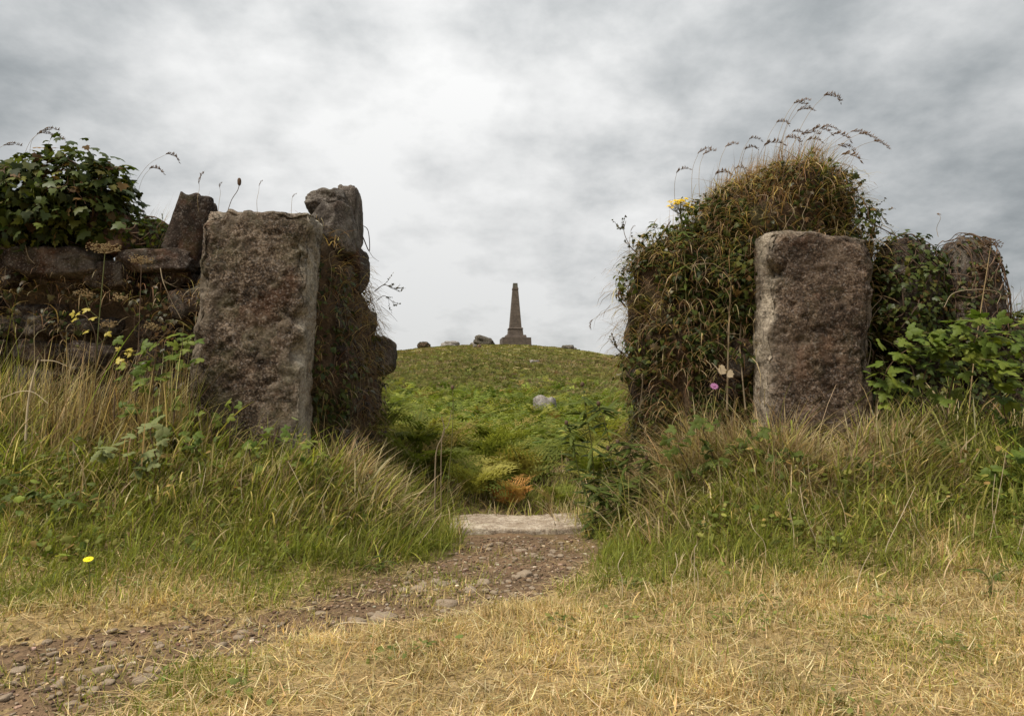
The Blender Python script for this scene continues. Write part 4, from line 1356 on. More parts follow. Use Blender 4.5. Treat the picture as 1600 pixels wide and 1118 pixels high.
vine('vine', [(1136, 640, 4.62), (1138, 540, 4.64), (1142, 450, 4.68), (1150, 410, 4.72), (1153, 370, 4.8)], 0.007, M_VINE, 'pale bare vine climbing straight up just left of the right gate post', twigs=4)
vine('vine', [(1165, 640, 4.62), (1160, 590, 4.63), (1156, 540, 4.66), (1158, 500, 4.68)], 0.0055, M_VINE, 'short pale vine close against the right gate post', twigs=2)
vine('vine', [(1060, 510, 4.86), (1095, 470, 4.8), (1130, 430, 4.74), (1146, 410, 4.72)], 0.0055, M_VINE, 'reddish stem crossing the right mound diagonally', twigs=2)
vine('vine', [(978, 480, 5.3), (966, 462, 5.25), (972, 448, 5.2), (990, 446, 5.1)], 0.006, M_WOOD, 'dark looping root on the left outline of the right mound', twigs=1)
vine('vine', [(972, 470, 5.3), (968, 440, 5.3), (985, 410, 5.25), (1003, 390, 5.2)], 0.0035, M_WOOD, 'thin dark twig arching along the left outline of the right mound', twigs=3)
vine('vine', [(1010, 395, 5.15), (1030, 372, 5.1), (1048, 345, 5.05)], 0.008, M_WOOD, 'dark crooked branch below the yellow ragwort', twigs=2)
vine('vine', [(1340, 335, 4.95), (1365, 350, 4.95), (1395, 366, 4.95), (1425, 382, 4.95)], 0.005, M_WOOD, 'bare bramble shoot bridging from the right mound to the rounded upright stone', twigs=2)
vine('vine', [(567, 370, 5.3), (577, 392, 5.35), (575, 360, 5.3), (562, 350, 5.2)], 0.005, M_WOOD, 'dark root bent over the shoulder of the left wall end', twigs=1)
vine('ivy_shoot', [(585, 455, 5.7), (600, 445, 5.7), (612, 450, 5.7), (625, 455, 5.7)], 0.004, M_WOOD, 'leafy ivy shoot poking out from the left wall end toward the monument', 'ivy shoot', None, twigs=6, leafs=1)
vine('ivy_shoot', [(588, 470, 5.7), (600, 462, 5.7), (612, 470, 5.7), (620, 474, 5.7)], 0.003, M_WOOD, 'lower of the two leafy shoots poking out from the left wall end', 'ivy shoot', None, twigs=4, leafs=1)
vine('vine', [(595, 478, 5.7), (608, 488, 5.7), (621, 502, 5.7)], 0.0022, M_WOOD, 'straight bare twig slanting down from the left wall end', twigs=0)
vine('vine', [(250, 415, 4.7), (255, 440, 4.62), (268, 470, 4.6), (283, 498, 4.58)], 0.0035, M_VINE, 'pale dry root dangling left of the left gate post', twigs=2)
vine('vine', [(40, 390, 4.66), (38, 375, 4.66), (44, 400, 4.64), (54, 412, 4.62)], 0.004, M_VINE, 'pale hooked root under the ivy bush', twigs=0)
vine('vine', [(505, 640, 4.8), (512, 560, 4.95), (520, 500, 5.0), (516, 420, 4.95)], 0.006, M_VINE, 'pale vine climbing the end of the left wall', twigs=4)
vine('vine', [(548, 650, 5.3), (545, 590, 5.35), (552, 520, 5.4), (546, 450, 5.35)], 0.006, M_VINE, 'second vine climbing the left wall end, further from the post', twigs=4)
vine('vine', [(572, 640, 5.8), (570, 560, 5.85), (576, 490, 5.8)], 0.006, M_WOOD, 'dark root on the far corner of the left wall end', twigs=4)
for pts, lb in (([(1000, 400, 5.05), (985, 385, 5.0), (975, 362, 5.0), (978, 345, 5.0)], 'leafy shoot sticking up from the left shoulder of the right mound'),
                ([(985, 560, 5.2), (965, 545, 5.15), (955, 520, 5.15)], 'leafy shoot leaning out low on the left side of the right mound'),
                ([(1325, 320, 4.9), (1350, 318, 4.9), (1372, 330, 4.9), (1385, 350, 4.9)], 'leafy shoot arching off the right shoulder of the right mound'),
                ([(1120, 335, 4.95), (1112, 312, 4.92), (1118, 292, 4.92)], 'short leafy shoot on the crest right of the ragwort')):
    vine('ivy_shoot', pts, 0.0035, M_WOOD, lb, 'ivy shoot', None, twigs=6, leafs=1)
vine('vine', [(1030, 620, 4.95), (1038, 560, 4.9), (1020, 500, 5.0), (1035, 430, 5.0), (1070, 390, 4.95)], 0.009, M_WOOD, 'thick dark stem winding up the middle of the right mound', twigs=6)
vine('vine', [(1000, 640, 5.05), (1004, 580, 5.05), (990, 520, 5.15)], 0.006, M_VINE, 'pale stem low on the left side of the right mound', twigs=4)
# right edge dry stalks
vine('dead_twig', [(1475, 480, 4.6), (1490, 458, 4.6), (1530, 452, 4.6), (1562, 458, 4.6), (1558, 475, 4.6)], 0.003, M_VINE, 'thin bent twig lying across the tapering upright stone', 'twig', None, twigs=1)

# ------------------------------------------------------------------ named plants
def umbel(c, R, n, r, mat, parent, droop=0.0):
    b = Bag()
    for k in range(n):
        a = k * 2.4
        rr = R * math.sqrt((k + 0.5) / n)
        t = c + np.array([rr * math.cos(a), rr * math.sin(a) * 0.8, R * 0.45 * (1 - 0.35 * (rr / R) ** 2) - droop * rr])
        V, Q = tube(curve_pts([c, c + (t - c) * 0.55 + np.array([0, 0, -0.05 * R]), t], 3), 0.0011, 3)
        b.add(V, tri(Q))
        for j in range(7):
            d = r.normal(0, 0.012, 3)
            V, Q = rock((0.0045, 0.0045, 0.003), r.uniform(0, 9), n=1, rnd=0.5, amp=0.1)
            b.add(V + t + d, tri(Q))
    return b.obj('flower_head', mat, parent, smooth=False)


def hogweed(base, top, R, label, mat, hmat, r, branch=1, n=16, rad=0.005):
    base, top = np.array(base), np.array(top)
    base[2] = zg1(base[0], base[1]) - 0.02
    e = empty('hogweed', base, label, 'dried umbel', 'dried umbels by the walls')
    C = curve_pts([base, base + (top - base) * 0.5 + r.normal(0, 0.012, 3), top], 8)
    V, Q = tube(C, np.linspace(rad, rad * 0.5, len(C)), 6)
    obj('stem', V, Q, mat, e)
    umbel(top, R, n, r, hmat, e)
    for k in range(branch):
        p = C[int(len(C) * (0.55 + 0.15 * k))]
        t = p + np.array([(-1) ** k * r.uniform(0.06, 0.10), r.normal(0, 0.03), r.uniform(0.10, 0.16)])
        V, Q = tube(curve_pts([p, (p + t) / 2 + np.array([(-1) ** k * 0.02, 0, -0.01]), t], 4), rad * 0.45, 5)
        obj('branch', V, Q, mat, e)
        umbel(t, R * 0.5, 8, r, hmat, e)
    return e


r = np.random.default_rng(88)
hogweed(at(146, 640, 4.35), at(164, 396, 4.45), 0.11, 'tall dried umbel with rusty head in front of the left wall', M_STEM, M_STRAW, r, 2)
hogweed(at(214, 640, 4.4), at(221, 412, 4.5), 0.075, 'slimmer dried umbel between the tall one and the left gate post', M_WOOD, M_STRAW, r, 2, 12, 0.004)
hogweed(at(1502, 560, 4.5), at(1548, 384, 4.6), 0.05, 'dried umbel with dark flat head leaning at the right edge', M_STRAW, M_WOOD, r, 0, 14, 0.0045)

# ragwort
e = empty('ragwort', at(1068, 480, 4.72), 'ragwort with clustered yellow flowers on the right mound', 'flower')
b0, t0 = at(1072, 470, 4.72), at(1062, 326, 4.68)
C = curve_pts([b0, (b0 + t0) / 2 + np.array([0.01, 0, 0]), t0], 8)
V, Q = tube(C, np.linspace(0.005, 0.003, len(C)), 6)
obj('stem', V, Q, M_STEM, e)


def daisy(n=9, R=1.0):
    b = Bag()
    V, Q = rock((0.34 * R, 0.34 * R, 0.16 * R), 2, n=2, rnd=0.8, amp=0.05)
    b.add(V + np.array([0, 0, 0.05 * R]), tri(Q))
    for k in range(n):
        a = k * 6.283 / n
        b.add(eul(np.array([(0.2, -0.12, 0.0), (0.65, -0.2, 0.06), (1.0, 0, 0.0), (0.65, 0.2, 0.06), (0.2, 0.12, 0)]) * R, 0, 0, a), np.array([[0, 1, 4], [1, 3, 4], [1, 2, 3]]))
    V, f, _ = b.get()
    return V, f[0]


DV, DT = daisy()
ME_RAG = mk('ragwort_flower', DV, DT, M_YFLO, smooth=False)
for k in range(48):
    a = k * 2.4
    rr = 0.088 * math.sqrt((k + 0.5) / 48)
    p = t0 + np.array([rr * math.cos(a) + 0.0, rr * math.sin(a) * 0.8, 0.045 - 3.0 * rr * rr + r.normal(0, 0.016)])
    V, Q = tube(np.array([C[-3 + (k % 3)], (C[-2] + p) / 2 + np.array([0, 0, -0.006]), p]), 0.0013, 3)
    obj('flower_stalk', V, Q, M_STEM, e)
    nn = frames(np.array([[math.cos(a) * 0.5, math.sin(a) * 0.4 - 0.5, 1.0]]), r.normal(0, 1, (1, 3)))[0]
    inst('flower', ME_RAG, e, mat4(nn * r.uniform(0.014, 0.019), p))
for k in range(46):
    i_ = r.integers(2, len(C) - 3)
    a = k * 2.4
    d = np.array([[math.cos(a), math.sin(a), 0.5]])
    inst('leaf', ME_WEED[0], e, mat4(frames(np.array([[0, -0.2, 1.0]]) + r.normal(0, .2, (1, 3)), d)[0] * r.uniform(0.05, 0.10), C[i_]))


# brambles
def bramble(label, canes, n_leaf, meshes, r, size=(0.05, 0.09), group='brambles and leafy shoots', scatter_box=None, name='bramble', face=(0, -0.55, 0.9)):
    pts = [curve_pts(rooted(c), 6) for c in canes]
    e = empty(name, pts[0][0], label, 'plant', group)
    for C in pts:
        V, Q = tube(C, np.linspace(0.0038, 0.0018, len(C)), 5)
        obj('cane', V, Q, M_WOOD, e)
    P = []
    for k in range(n_leaf):
        C = pts[k % len(pts)]
        p = C[r.integers(min(7, len(C) - 3), len(C))] + r.normal(0, 1, 3) * np.array([0.05, 0.06, 0.035])
        P.append(p)
    P = np.array(P)
    N = np.array(face) + r.normal(0, 0.4, (n_leaf, 3))
    T = np.stack([r.normal(0, 1, n_leaf), r.normal(-0.5, 0.6, n_leaf), r.normal(-0.2, 0.4, n_leaf)], 1)
    put_leaves(e, meshes, P, frames(N, T), r.uniform(*size, n_leaf))
    return e


bramble('spreading bramble with large green leaves right of the right gate post', [[(1370, 640, 4.35), (1385, 580, 4.3), (1420, 545, 4.2), (1470, 540, 4.15)], [(1480, 640, 4.3), (1490, 560, 4.2), (1450, 520, 4.2), (1410, 530, 4.2)],
        [(1440, 640, 4.3), (1450, 570, 4.25), (1500, 530, 4.2), (1540, 520, 4.2)]], 95, ME_BRAM, r, (0.05, 0.085))
bramble('bramble thicket with long leaves at the right edge', [[(1580, 700, 4.2), (1560, 600, 4.1), (1540, 540, 4.1), (1500, 510, 4.1)], [(1620, 640, 4.1), (1600, 560, 4.1), (1570, 515, 4.1), (1535, 500, 4.15)], [(1640, 720, 4.0), (1610, 620, 4.0), (1570, 570, 4.0), (1530, 560, 4.05)], [(1620, 560, 4.1), (1660, 520, 4.1), (1700, 520, 4.1)]],
        120, ME_BRAM, r, (0.05, 0.09))
bramble('single big-leaved shoot low at the right edge', [[(1560, 760, 3.8), (1570, 730, 3.75), (1575, 700, 3.75)]], 8, ME_BRAM, r, (0.06, 0.09))
bramble('bramble with yellow-green leaves against the left gate post', [[(240, 680, 4.15), (240, 600, 4.2), (245, 540, 4.2), (270, 510, 4.22)], [(270, 690, 4.15), (275, 600, 4.2), (285, 540, 4.22), (280, 515, 4.22)], [(215, 680, 4.2), (212, 620, 4.2), (230, 575, 4.2), (215, 540, 4.2)]], 62, ME_BRAM, r, (0.04, 0.07))
bramble('pale grey-green leafy shoot in the grass below the left gate post', [[(250, 740, 3.85), (240, 700, 3.8), (235, 670, 3.8), (250, 665, 3.8)], [(230, 740, 3.85), (200, 715, 3.8), (175, 705, 3.78), (160, 700, 3.78)]], 26, ME_PALE, r, (0.045, 0.07))
bramble('withering shoot with yellow leaves in front of the dark left wall', [[(150, 560, 4.3), (148, 520, 4.28), (135, 495, 4.28), (122, 492, 4.28)]], 7, ME_YEL, r, (0.03, 0.05))
bramble('low yellow-leaved sprig beside the left bramble', [[(180, 600, 4.25), (184, 570, 4.25), (190, 550, 4.25), (200, 548, 4.25)]], 8, ME_YEL, r, (0.025, 0.045))
bramble('small bramble leaf cluster on top of the grass below the left post', [[(330, 660, 4.2), (322, 640, 4.2), (310, 635, 4.2)], [(360, 665, 4.2), (365, 640, 4.2), (362, 625, 4.2)]], 9, ME_BRAM, r, (0.03, 0.05))
bramble('dark leafy bramble in the grass left of the right gate post', [[(1120, 740, 4.15), (1110, 700, 4.1), (1100, 670, 4.1), (1130, 660, 4.1)], [(1090, 760, 4.1), (1070, 720, 4.05), (1060, 690, 4.05), (1085, 680, 4.05)], [(1150, 720, 4.15), (1165, 690, 4.1), (1190, 675, 4.1)]], 60, [leaf_mesh('leaf', TRI_V, TRI_T, M_WEED)], r, (0.035, 0.06))
bramble('trailing bramble over the grass right below the left gate post', [[(400, 740, 4.05), (390, 700, 4.05), (420, 680, 4.05), (470, 690, 4.0)], [(420, 750, 4.0), (450, 720, 4.0), (500, 712, 4.0)], [(330, 740, 4.0), (310, 705, 4.0), (285, 690, 4.0)]], 46, ME_BRAM, r, (0.03, 0.055))
bramble('low broad-leaved weed cluster in the grass at the far left', [[(60, 800, 3.6), (50, 770, 3.58), (30, 755, 3.58)], [(90, 800, 3.6), (110, 775, 3.58), (130, 765, 3.58)]], 26, [leaf_mesh('leaf', TRI_V, TRI_T, M_WEED)], r, (0.03, 0.055))
bramble('dark bramble sprawling below the right gate post', [[(1260, 760, 3.95), (1250, 725, 3.95), (1225, 705, 3.95)], [(1290, 760, 3.95), (1320, 730, 3.95), (1345, 720, 3.95)], [(1400, 740, 3.95), (1420, 700, 3.95), (1450, 690, 3.95)]], 44, [leaf_mesh('leaf', TRI_V, TRI_T, M_WEED)], r, (0.03, 0.055))
# one pale fallen leaf at the foot of the left post
e = obj('fallen_leaf', eul(OV_V * 0.055, 0.5, 0, 1.2) + at(466, 656, 4.33), OV_T, M_PALE)
tag(e, 'single pale round leaf at the lower right corner of the left gate post', 'leaf')


# leafy weeds (knapweed-like) by the right of the gateway
def weed(label, stems, r, nleaf=16, ls=(0.06, 0.12), buds=True, name='leafy_weed', mesh=None, group='leafy weeds by the gateway'):
    e = empty(name, at(*stems[0][0]), label, 'plant', group)
    for pts in stems:
        C = curve_pts(rooted(pts), 8)
        V, Q = tube(C, np.linspace(0.0042, 0.002, len(C)), 5)
        obj('stem', V, Q, M_STEM, e)
        for k in range(nleaf):
            p = C[r.integers(1, len(C) - 1)]
            a = k * 2.4 + r.normal(0, .3)
            d = np.array([[math.cos(a), math.sin(a), r.uniform(0.1, 0.9)]])
            inst('leaf', (mesh or ME_WEED)[0], e, mat4(frames(np.array([[0, -0.15, 1.0]]) + r.normal(0, .25, (1, 3)), d)[0] * r.uniform(*ls), p))
        if buds:
            V, Q = rock((0.011, 0.011, 0.015), 2, n=3, rnd=0.8, amp=0.12)
            obj('bud', V + C[-1], Q, M_WOOD, e)
    return e


weed('tall dark leafy weed with buds standing right of the stone sill', [[(930, 800, 4.45), (925, 700, 4.4), (915, 640, 4.4), (910, 600, 4.4)], [(940, 800, 4.4), (955, 720, 4.4), (945, 660, 4.4), (935, 630, 4.4)], [(950, 800, 4.4), (975, 740, 4.35), (985, 700, 4.35), (965, 690, 4.35)],
     [(925, 800, 4.4), (905, 740, 4.4), (895, 690, 4.4), (885, 660, 4.4)], [(960, 800, 4.35), (1000, 750, 4.3), (1020, 730, 4.3), (1010, 715, 4.3)], [(945, 800, 4.45), (935, 760, 4.4), (960, 730, 4.4), (950, 700, 4.4)]], r, 52, (0.07, 0.15))
weed('bushy dark weed at the right end of the sill', [[(985, 805, 4.25), (990, 770, 4.2), (1010, 740, 4.2)], [(965, 808, 4.25), (950, 780, 4.2), (930, 760, 4.2)], [(1010, 800, 4.25), (1030, 765, 4.2), (1050, 745, 4.2)], [(1030, 800, 4.2), (1060, 770, 4.2), (1075, 740, 4.2)], [(975, 808, 4.2), (975, 770, 4.2), (965, 745, 4.2)]], r, 48, (0.06, 0.13), False)
weed('thin weed with a lone bud growing in front of the bracken', [[(700, 760, 4.9), (706, 690, 4.9), (708, 640, 4.9), (707, 605, 4.9)]], r, 9, (0.04, 0.06), True)
weed('low leafy weed at the path edge below the left bank', [[(575, 893, 3.45), (560, 880, 3.45), (550, 876, 3.45)], [(580, 893, 3.45), (600, 878, 3.45), (612, 876, 3.45)], [(578, 893, 3.4), (580, 875, 3.4), (583, 868, 3.4)]], r, 9, (0.04, 0.07), False)
weed('small green rosette weed low at the right edge of the lawn', [[(1545, 905, 2.9), (1530, 890, 2.9), (1515, 888, 2.9)], [(1550, 905, 2.9), (1565, 892, 2.9), (1580, 890, 2.9)]], r, 9, (0.03, 0.055), False)
# pink flower with pale leaves at the foot of the right mound
e = weed('pink-flowered weed at the foot of the right mound', [[(1110, 660, 4.5), (1114, 630, 4.48), (1116, 606, 4.46)], [(1125, 660, 4.5), (1130, 630, 4.48), (1135, 600, 4.46)]], r, 8, (0.04, 0.07), False, name='pink_flower', group='wild flowers')
V, T = daisy(14, 0.028)
obj('flower', eul(V, 0.9, 0, 0) + at(1116, 603, 4.44), T, M_PINK, e)
for (a_, b_, s_) in ((1128, 585, .09), (1140, 590, .075), (1122, 578, .07)):
    V = eul(OV_V * s_, 1.0, r.normal(0, .3), r.normal(0, .6)) + at(a_, b_, 4.47)
    obj('leaf', V, OV_T, M_VINE, e)
# dandelion in the left grass
p = hit(138, 925, 1.5, 6)
e = empty('dandelion', p, 'bright yellow dandelion flower in the grass at lower left', 'flower', 'wild flowers')
tp = at(138, 873, p[1])
tp[2] = max(tp[2], p[2] + 0.13)
V, Q = tube(curve_pts([p - np.array([0, 0, .02]), (p + tp) / 2 + np.array([0.006, 0, 0]), tp], 4), 0.0018, 5)
obj('stem', V, Q, M_STEM, e)
V, T = daisy(18, 0.021)
obj('flower', eul(V, 0.35, 0.1, 0) + tp, T, M_DAND, e)

# ------------------------------------------------------------------ bleached dry stalks standing out of the grass
def dry(pts, rad, label, mat=M_PALEST, name='dry_stalk', cat='dry stalk', group='bleached dry stalks', foot=True):
    C = curve_pts(rooted(pts) if name == 'dry_stalk' and foot else [at(*p) for p in pts], 7)
    V, Q = tube(C, np.linspace(rad, rad * 0.5, len(C)), 5)
    tag(obj(name, V, Q, mat), label, cat, group)


dry([(40, 690, 4.0), (44, 630, 4.0), (52, 590, 4.0), (60, 562, 4.0)], 0.008, 'thick bleached stalk standing in the grass at the far left')
dry([(-5, 640, 4.0), (20, 615, 3.98), (50, 612, 3.98), (75, 630, 3.98)], 0.0035, 'arched bleached stem crossing the thick stalk at far left')
dry([(64, 563, 4.0), (85, 564, 4.0), (105, 572, 4.0)], 0.0028, 'bent tip of the thick bleached stalk at far left', foot=False)
dry([(680, 735, 4.7), (683, 700, 4.7), (694, 675, 4.7), (690, 650, 4.7)], 0.006, 'crooked brown dead stem at the left of the bracken', M_VINE)
dry([(690, 690, 4.7), (700, 665, 4.7), (706, 640, 4.72)], 0.004, 'thin fork beside the crooked brown dead stem', M_VINE, foot=True)
for k, (x0, y0, x1, y1, Y) in enumerate(((1050, 905, 1055, 862, 2.9), (1090, 895, 1082, 860, 3.0), (1085, 862, 1088, 835, 3.1), (1340, 912, 1360, 862, 2.9), (1385, 855, 1430, 760, 3.3), (1300, 830, 1262, 715, 3.5), (1275, 845, 1250, 760, 3.4), (972, 905, 975, 862, 2.9),
                                       (1455, 860, 1420, 790, 3.3), (1560, 845, 1555, 740, 3.4), (1545, 850, 1572, 705, 3.4), (1590, 860, 1600, 760, 3.3), (1195, 850, 1170, 800, 3.3), (1240, 830, 1232, 780, 3.4), (380, 800, 388, 690, 3.7), (410, 800, 445, 705, 3.7),
                                       (505, 815, 520, 745, 3.7), (300, 800, 322, 730, 3.7), (480, 800, 450, 720, 3.75), (640, 835, 665, 780, 3.9), (655, 850, 690, 800, 3.8), (240, 830, 232, 770, 3.6))):
    dry([(x0, y0, Y), ((x0 + x1) / 2 + r.normal(0, 5), (y0 + y1) / 2, Y), (x1, y1, Y + r.normal(0, 0.04))], 0.0022, 'thin upright straw standing above the %s grass' % ('right-hand' if x0 > 800 else 'left-hand'),
        group='single straws standing in the %s grass' % ('right-hand' if x0 > 800 else 'left-hand'))
dry([(590, 975, 2.66), (545, 972, 2.66), (520, 978, 2.62)], 0.005, 'pale fallen twig lying across the path edge', group=None, name='fallen_twig', cat='twig')
dry([(285, 962, 2.72), (303, 975, 2.68), (312, 980, 2.66)], 0.003, 'small dark twig lying by the gravel at lower left', M_WOOD, group=None, name='fallen_twig', cat='twig')

# ------------------------------------------------------------------ bracken
def frond(seed, arch, detail=True):
    """frond rising from the origin and arching towards +Y, length about 1; returns V, T"""
    r_ = np.random.default_rng(seed)
    n = 26
    th = np.linspace(0.12, arch, n)
    st = 1.0 / (n - 1)
    y = np.concatenate([[0], np.cumsum(np.sin(th[:-1]) * st)])
    z = np.concatenate([[0], np.cumsum(np.cos(th[:-1]) * st)])
    C = np.stack([0.02 * np.sin(np.linspace(0, 3, n) + seed), y, z], 1)
    b = Bag()
    V, Q = tube(C, np.linspace(0.008, 0.002, n), 3)
    b.add(V, tri(Q))
    leafV = np.array([(0, 0, 0), (0.30, 0.4, 0.03), (0, 1, -0.08), (-0.30, 0.4, 0.03)])
    leafT = np.array([[0, 1, 3], [1, 2, 3]])
    pairs = 13 if detail else 10
    for k in range(pairs):
        t = 0.30 + 0.69 * k / pairs
        i_ = int(t * (n - 1))
        T = C[min(i_ + 1, n - 1)] - C[i_]
        T /= np.linalg.norm(T)
        up = np.array([0, -T[2], T[1]]) if True else 0
        Lp = 0.40 * (1 - k / pairs) ** 0.75 * (0.75 if k == 0 else 1) * r_.uniform(0.85, 1.1) + 0.02
        for s in (-1, 1):
            d = np.array([s * 1.0, 0, 0]) + T * r_.uniform(0.35, 0.6) + up * r_.normal(-0.02, 0.12)
            d /= np.linalg.norm(d)
            nn = np.cross(d, T) * s
            nn = nn / np.linalg.norm(nn)
            if nn @ up < 0:
                nn = -nn
            if detail:
                m = 6 if k < 6 else 4
                for q in range(m):
                    u = (q + 0.4) / m
                    base = C[i_] + d * Lp * u - nn * 0.10 * Lp * u * u
                    ll = Lp * 0.30 * (1 - 0.75 * u)
                    for s2 in (-1, 1):
                        dd = T * s2 * 0.9 + d * 0.55
                        R = frames(nn[None] + r_.normal(0, .15, (1, 3)), dd[None])[0]
                        b.add((leafV * np.array([ll * 1.1, ll, ll])) @ R.T + base, leafT)
                R = frames(nn[None], d[None])[0]
                b.add((leafV * np.array([0.1 * Lp, 0.35 * Lp, 0.1 * Lp])) @ R.T + C[i_] + d * Lp * 0.8 - nn * 0.06 * Lp, leafT)
            else:
                R = frames(nn[None] + r_.normal(0, .2, (1, 3)), d[None])[0]
                b.add((leafV * np.array([0.42 * Lp, Lp, 0.3])) @ R.T + C[i_], leafT)
    V, f, _ = b.get()
    return V, np.concatenate(f)


FR = [frond(k, a) for k, a in enumerate((1.3, 1.6, 1.9, 1.45, 2.1))]
FS = [frond(20 + k, a, False) for k, a in enumerate((1.3, 1.7, 2.0))]
ME_FR = [mk('frond', V, T, M_BRK) for V, T in FR]
ME_FRO = [mk('frond', V, T, M_BRKO) for V, T in FR[1:4]]


def bracken(x, y, s, nf, r, label, group, meshes, face=None):
    z = zg1(x, y) - 0.02
    e = empty('bracken', (x, y, z), label, 'fern', group)
    a0 = r.uniform(0, 6.28)
    for k in range(nf):
        a = a0 + k * 6.283 / nf + r.normal(0, .3) if face is None else face + r.normal(0, 0.8)
        R = np.array(Matrix.Rotation(a, 3, 'Z') @ Matrix.Rotation(r.normal(0, .12), 3, 'X'))
        inst('frond', meshes[r.integers(len(meshes))], e, mat4(R * s * r.uniform(0.75, 1.1), (x + r.normal(0, .03), y + r.normal(0, .03), z)))


r = np.random.default_rng(99)
q = hit(800, 760, 5, 30)
GB = 'bracken plants behind the gateway'
spots = []
while len(spots) < 44:
    y = r.uniform(5.15, 9.0)
    x = r.uniform(-0.24, 0.15) * y
    # a trodden gap to the right where the path goes on
    if abs(x - (0.35 + 0.02 * (y - 5))) < 0.22 and y < 8:
        continue
    if all(math.hypot(x - a, y - b) > 0.26 for a, b in spots):
        spots.append((x, y))
for (x, y) in spots:
    s = r.uniform(0.62, 0.92) * (1.0 if y > 6.3 else 0.85)
    bracken(x, y, s, r.integers(4, 7), r, 'green bracken fern growing thickly just behind the gateway', GB, ME_FR)
p = at(800, 745, 5.35)
bracken(p[0], 5.2, 0.36, 6, r, 'withered orange bracken fern in front of the green ones', None, ME_FRO)
bracken(at(870, 775, 5.15)[0], 5.25, 0.30, 6, r, 'small bright bracken fern just behind the right end of the sill', None, ME_FR)
# the mass of bracken up the slope
b = Bag()
n = 5200
y = np.exp(r.uniform(math.log(7.5), math.log(46), n))
x = r.uniform(-0.42, 0.40, n) * y
keep = (n2(x, y, 0.25, 7.0, 2) > -0.28 + 0.5 * sstep(16, 42, y)) & ~((np.abs(x - 0.35 - 0.03 * (y - 5)) < 0.25) & (y < 9))
x, y = x[keep], y[keep]
n = len(x)
z = zg(x, y) - 0.03
GP = [(0.15, 0.18, 0.03), (0.21, 0.23, 0.04), (0.11, 0.14, 0.025), (0.27, 0.265, 0.055), (0.26, 0.19, 0.06)]
for k in range(3):
    sel = np.arange(n) % 3 == k
    m = sel.sum()
    V, Fc = scatter(FS[k][0], FS[k][1], rotz(r.uniform(0, 6.28, m)), np.stack([x[sel], y[sel], z[sel]], 1), r.uniform(0.45, 0.80, m) * (1 - 0.35 * sstep(14, 40, y[sel])))
    b.add(V, Fc, np.repeat(pick(GP, np.array([4, 3, 3, 1.5, 0.5]), m, 0.2, r), len(FS[k][0]), 0))
# clothe each spot with more fronds
for rep in range(2):
    for k in range(3):
        sel = (np.arange(n) % 3 == k) & (y < 24)
        m = sel.sum()
        V, Fc = scatter(FS[k][0], FS[k][1], rotz(r.uniform(0, 6.28, m)), np.stack([x[sel] + r.normal(0, .1, m), y[sel] + r.normal(0, .1, m), z[sel]], 1), r.uniform(0.45, 0.8, m))
        b.add(V, Fc, np.repeat(pick(GP, np.array([4, 3, 3, 1.5, 0.5]), m, 0.2, r), len(FS[k][0]), 0))
tag(b.obj('bracken_slope', M_FOL), 'mass of green bracken covering the lower slope', 'bracken', kind='stuff')

# low heath on the hill
def tuft(seed, n=11):
    r_ = np.random.default_rng(seed)
    V, T = [], []
    for k in range(n):
        a, rr = r_.uniform(0, 6.28), r_.uniform(0, 0.5)
        c = np.array([rr * math.cos(a), rr * math.sin(a), 0])
        t = c * 1.3 + np.array([0, 0, r_.uniform(0.25, 0.6) * (1 - rr)])
        w = r_.normal(0, 1, 3); w[2] *= 0.3; w *= 0.16 / np.linalg.norm(w)
        V += [c - w, c + w, t + w * 0.6, t - w * 0.3 + np.array([0, 0, 0.06])]
        i_ = 4 * k
        T += [[i_, i_ + 1, i_ + 2], [i_, i_ + 2, i_ + 3]]
    return np.array(V), np.array(T)


b = Bag()
TU = [tuft(k) for k in range(4)]
n = 30000
y = np.exp(r.uniform(math.log(16), math.log(112), n))
x = r.uniform(-0.36, 0.34, n) * y
z = zg(x, y)
hm = heath_mix(x, y)
w5 = np.stack([3 * (1 - hm), 2 * (1 - hm) + .3, 1.2 + 0 * hm, 2.2 * hm, 1.5 * hm], 1)
cc = pick([(0.20, 0.195, 0.06), (0.245, 0.235, 0.075), (0.165, 0.16, 0.052), (0.25, 0.20, 0.095), (0.31, 0.25, 0.13)], w5, n, 0.14, r)
for k in range(4):
    sel = np.arange(n) % 4 == k
    m = sel.sum()
    V, Fc = scatter(*TU[k], rotz(r.uniform(0, 6.28, m)), np.stack([x[sel], y[sel], z[sel] - 0.02], 1), (r.uniform(0.25, 0.6, m) * (0.6 + 0.012 * y[sel]))[:, None] * np.array([1.3, 1.3, 1.0]) * np.stack([np.ones(m), np.ones(m), 0.9 - 0.55 * sstep(30, 80, y[sel])], 1))
    b.add(V, Fc, np.repeat(cc[sel], len(TU[k][0]), 0))
tag(b.obj('heath', M_FOL), 'low heather and grass covering the hill up to the skyline', 'heath', kind='stuff')
# one round dark bush on the skyline
p = at(662, 543, 95.0)
p[2] = zg1(p[0], 95)
V, Q = blob(p + np.array([0, 0, 0.3]), (0.85, 0.7, 0.55), 5, 0.2, 10)
e = empty('gorse_bush', p, 'small round dark bush on the skyline at the left', 'bush')
PP, NN = sample(V, Q, 900, r)
Vb, Fb = scatter(IVY_V, IVY_T, frames(NN + r.normal(0, .6, NN.shape), r.normal(0, 1, NN.shape)), PP, r.uniform(0.08, 0.18, 900))
tag(obj('foliage', Vb, Fb, M_FOL, e, cols=np.repeat(pick([(0.05, 0.055, 0.025), (0.08, 0.07, 0.035)], np.array([1, 1.0]), 900, 0.2, r), len(IVY_V), 0)), kind='stuff')
obj('branches', V * 1.0, Q, M_WOOD, e)

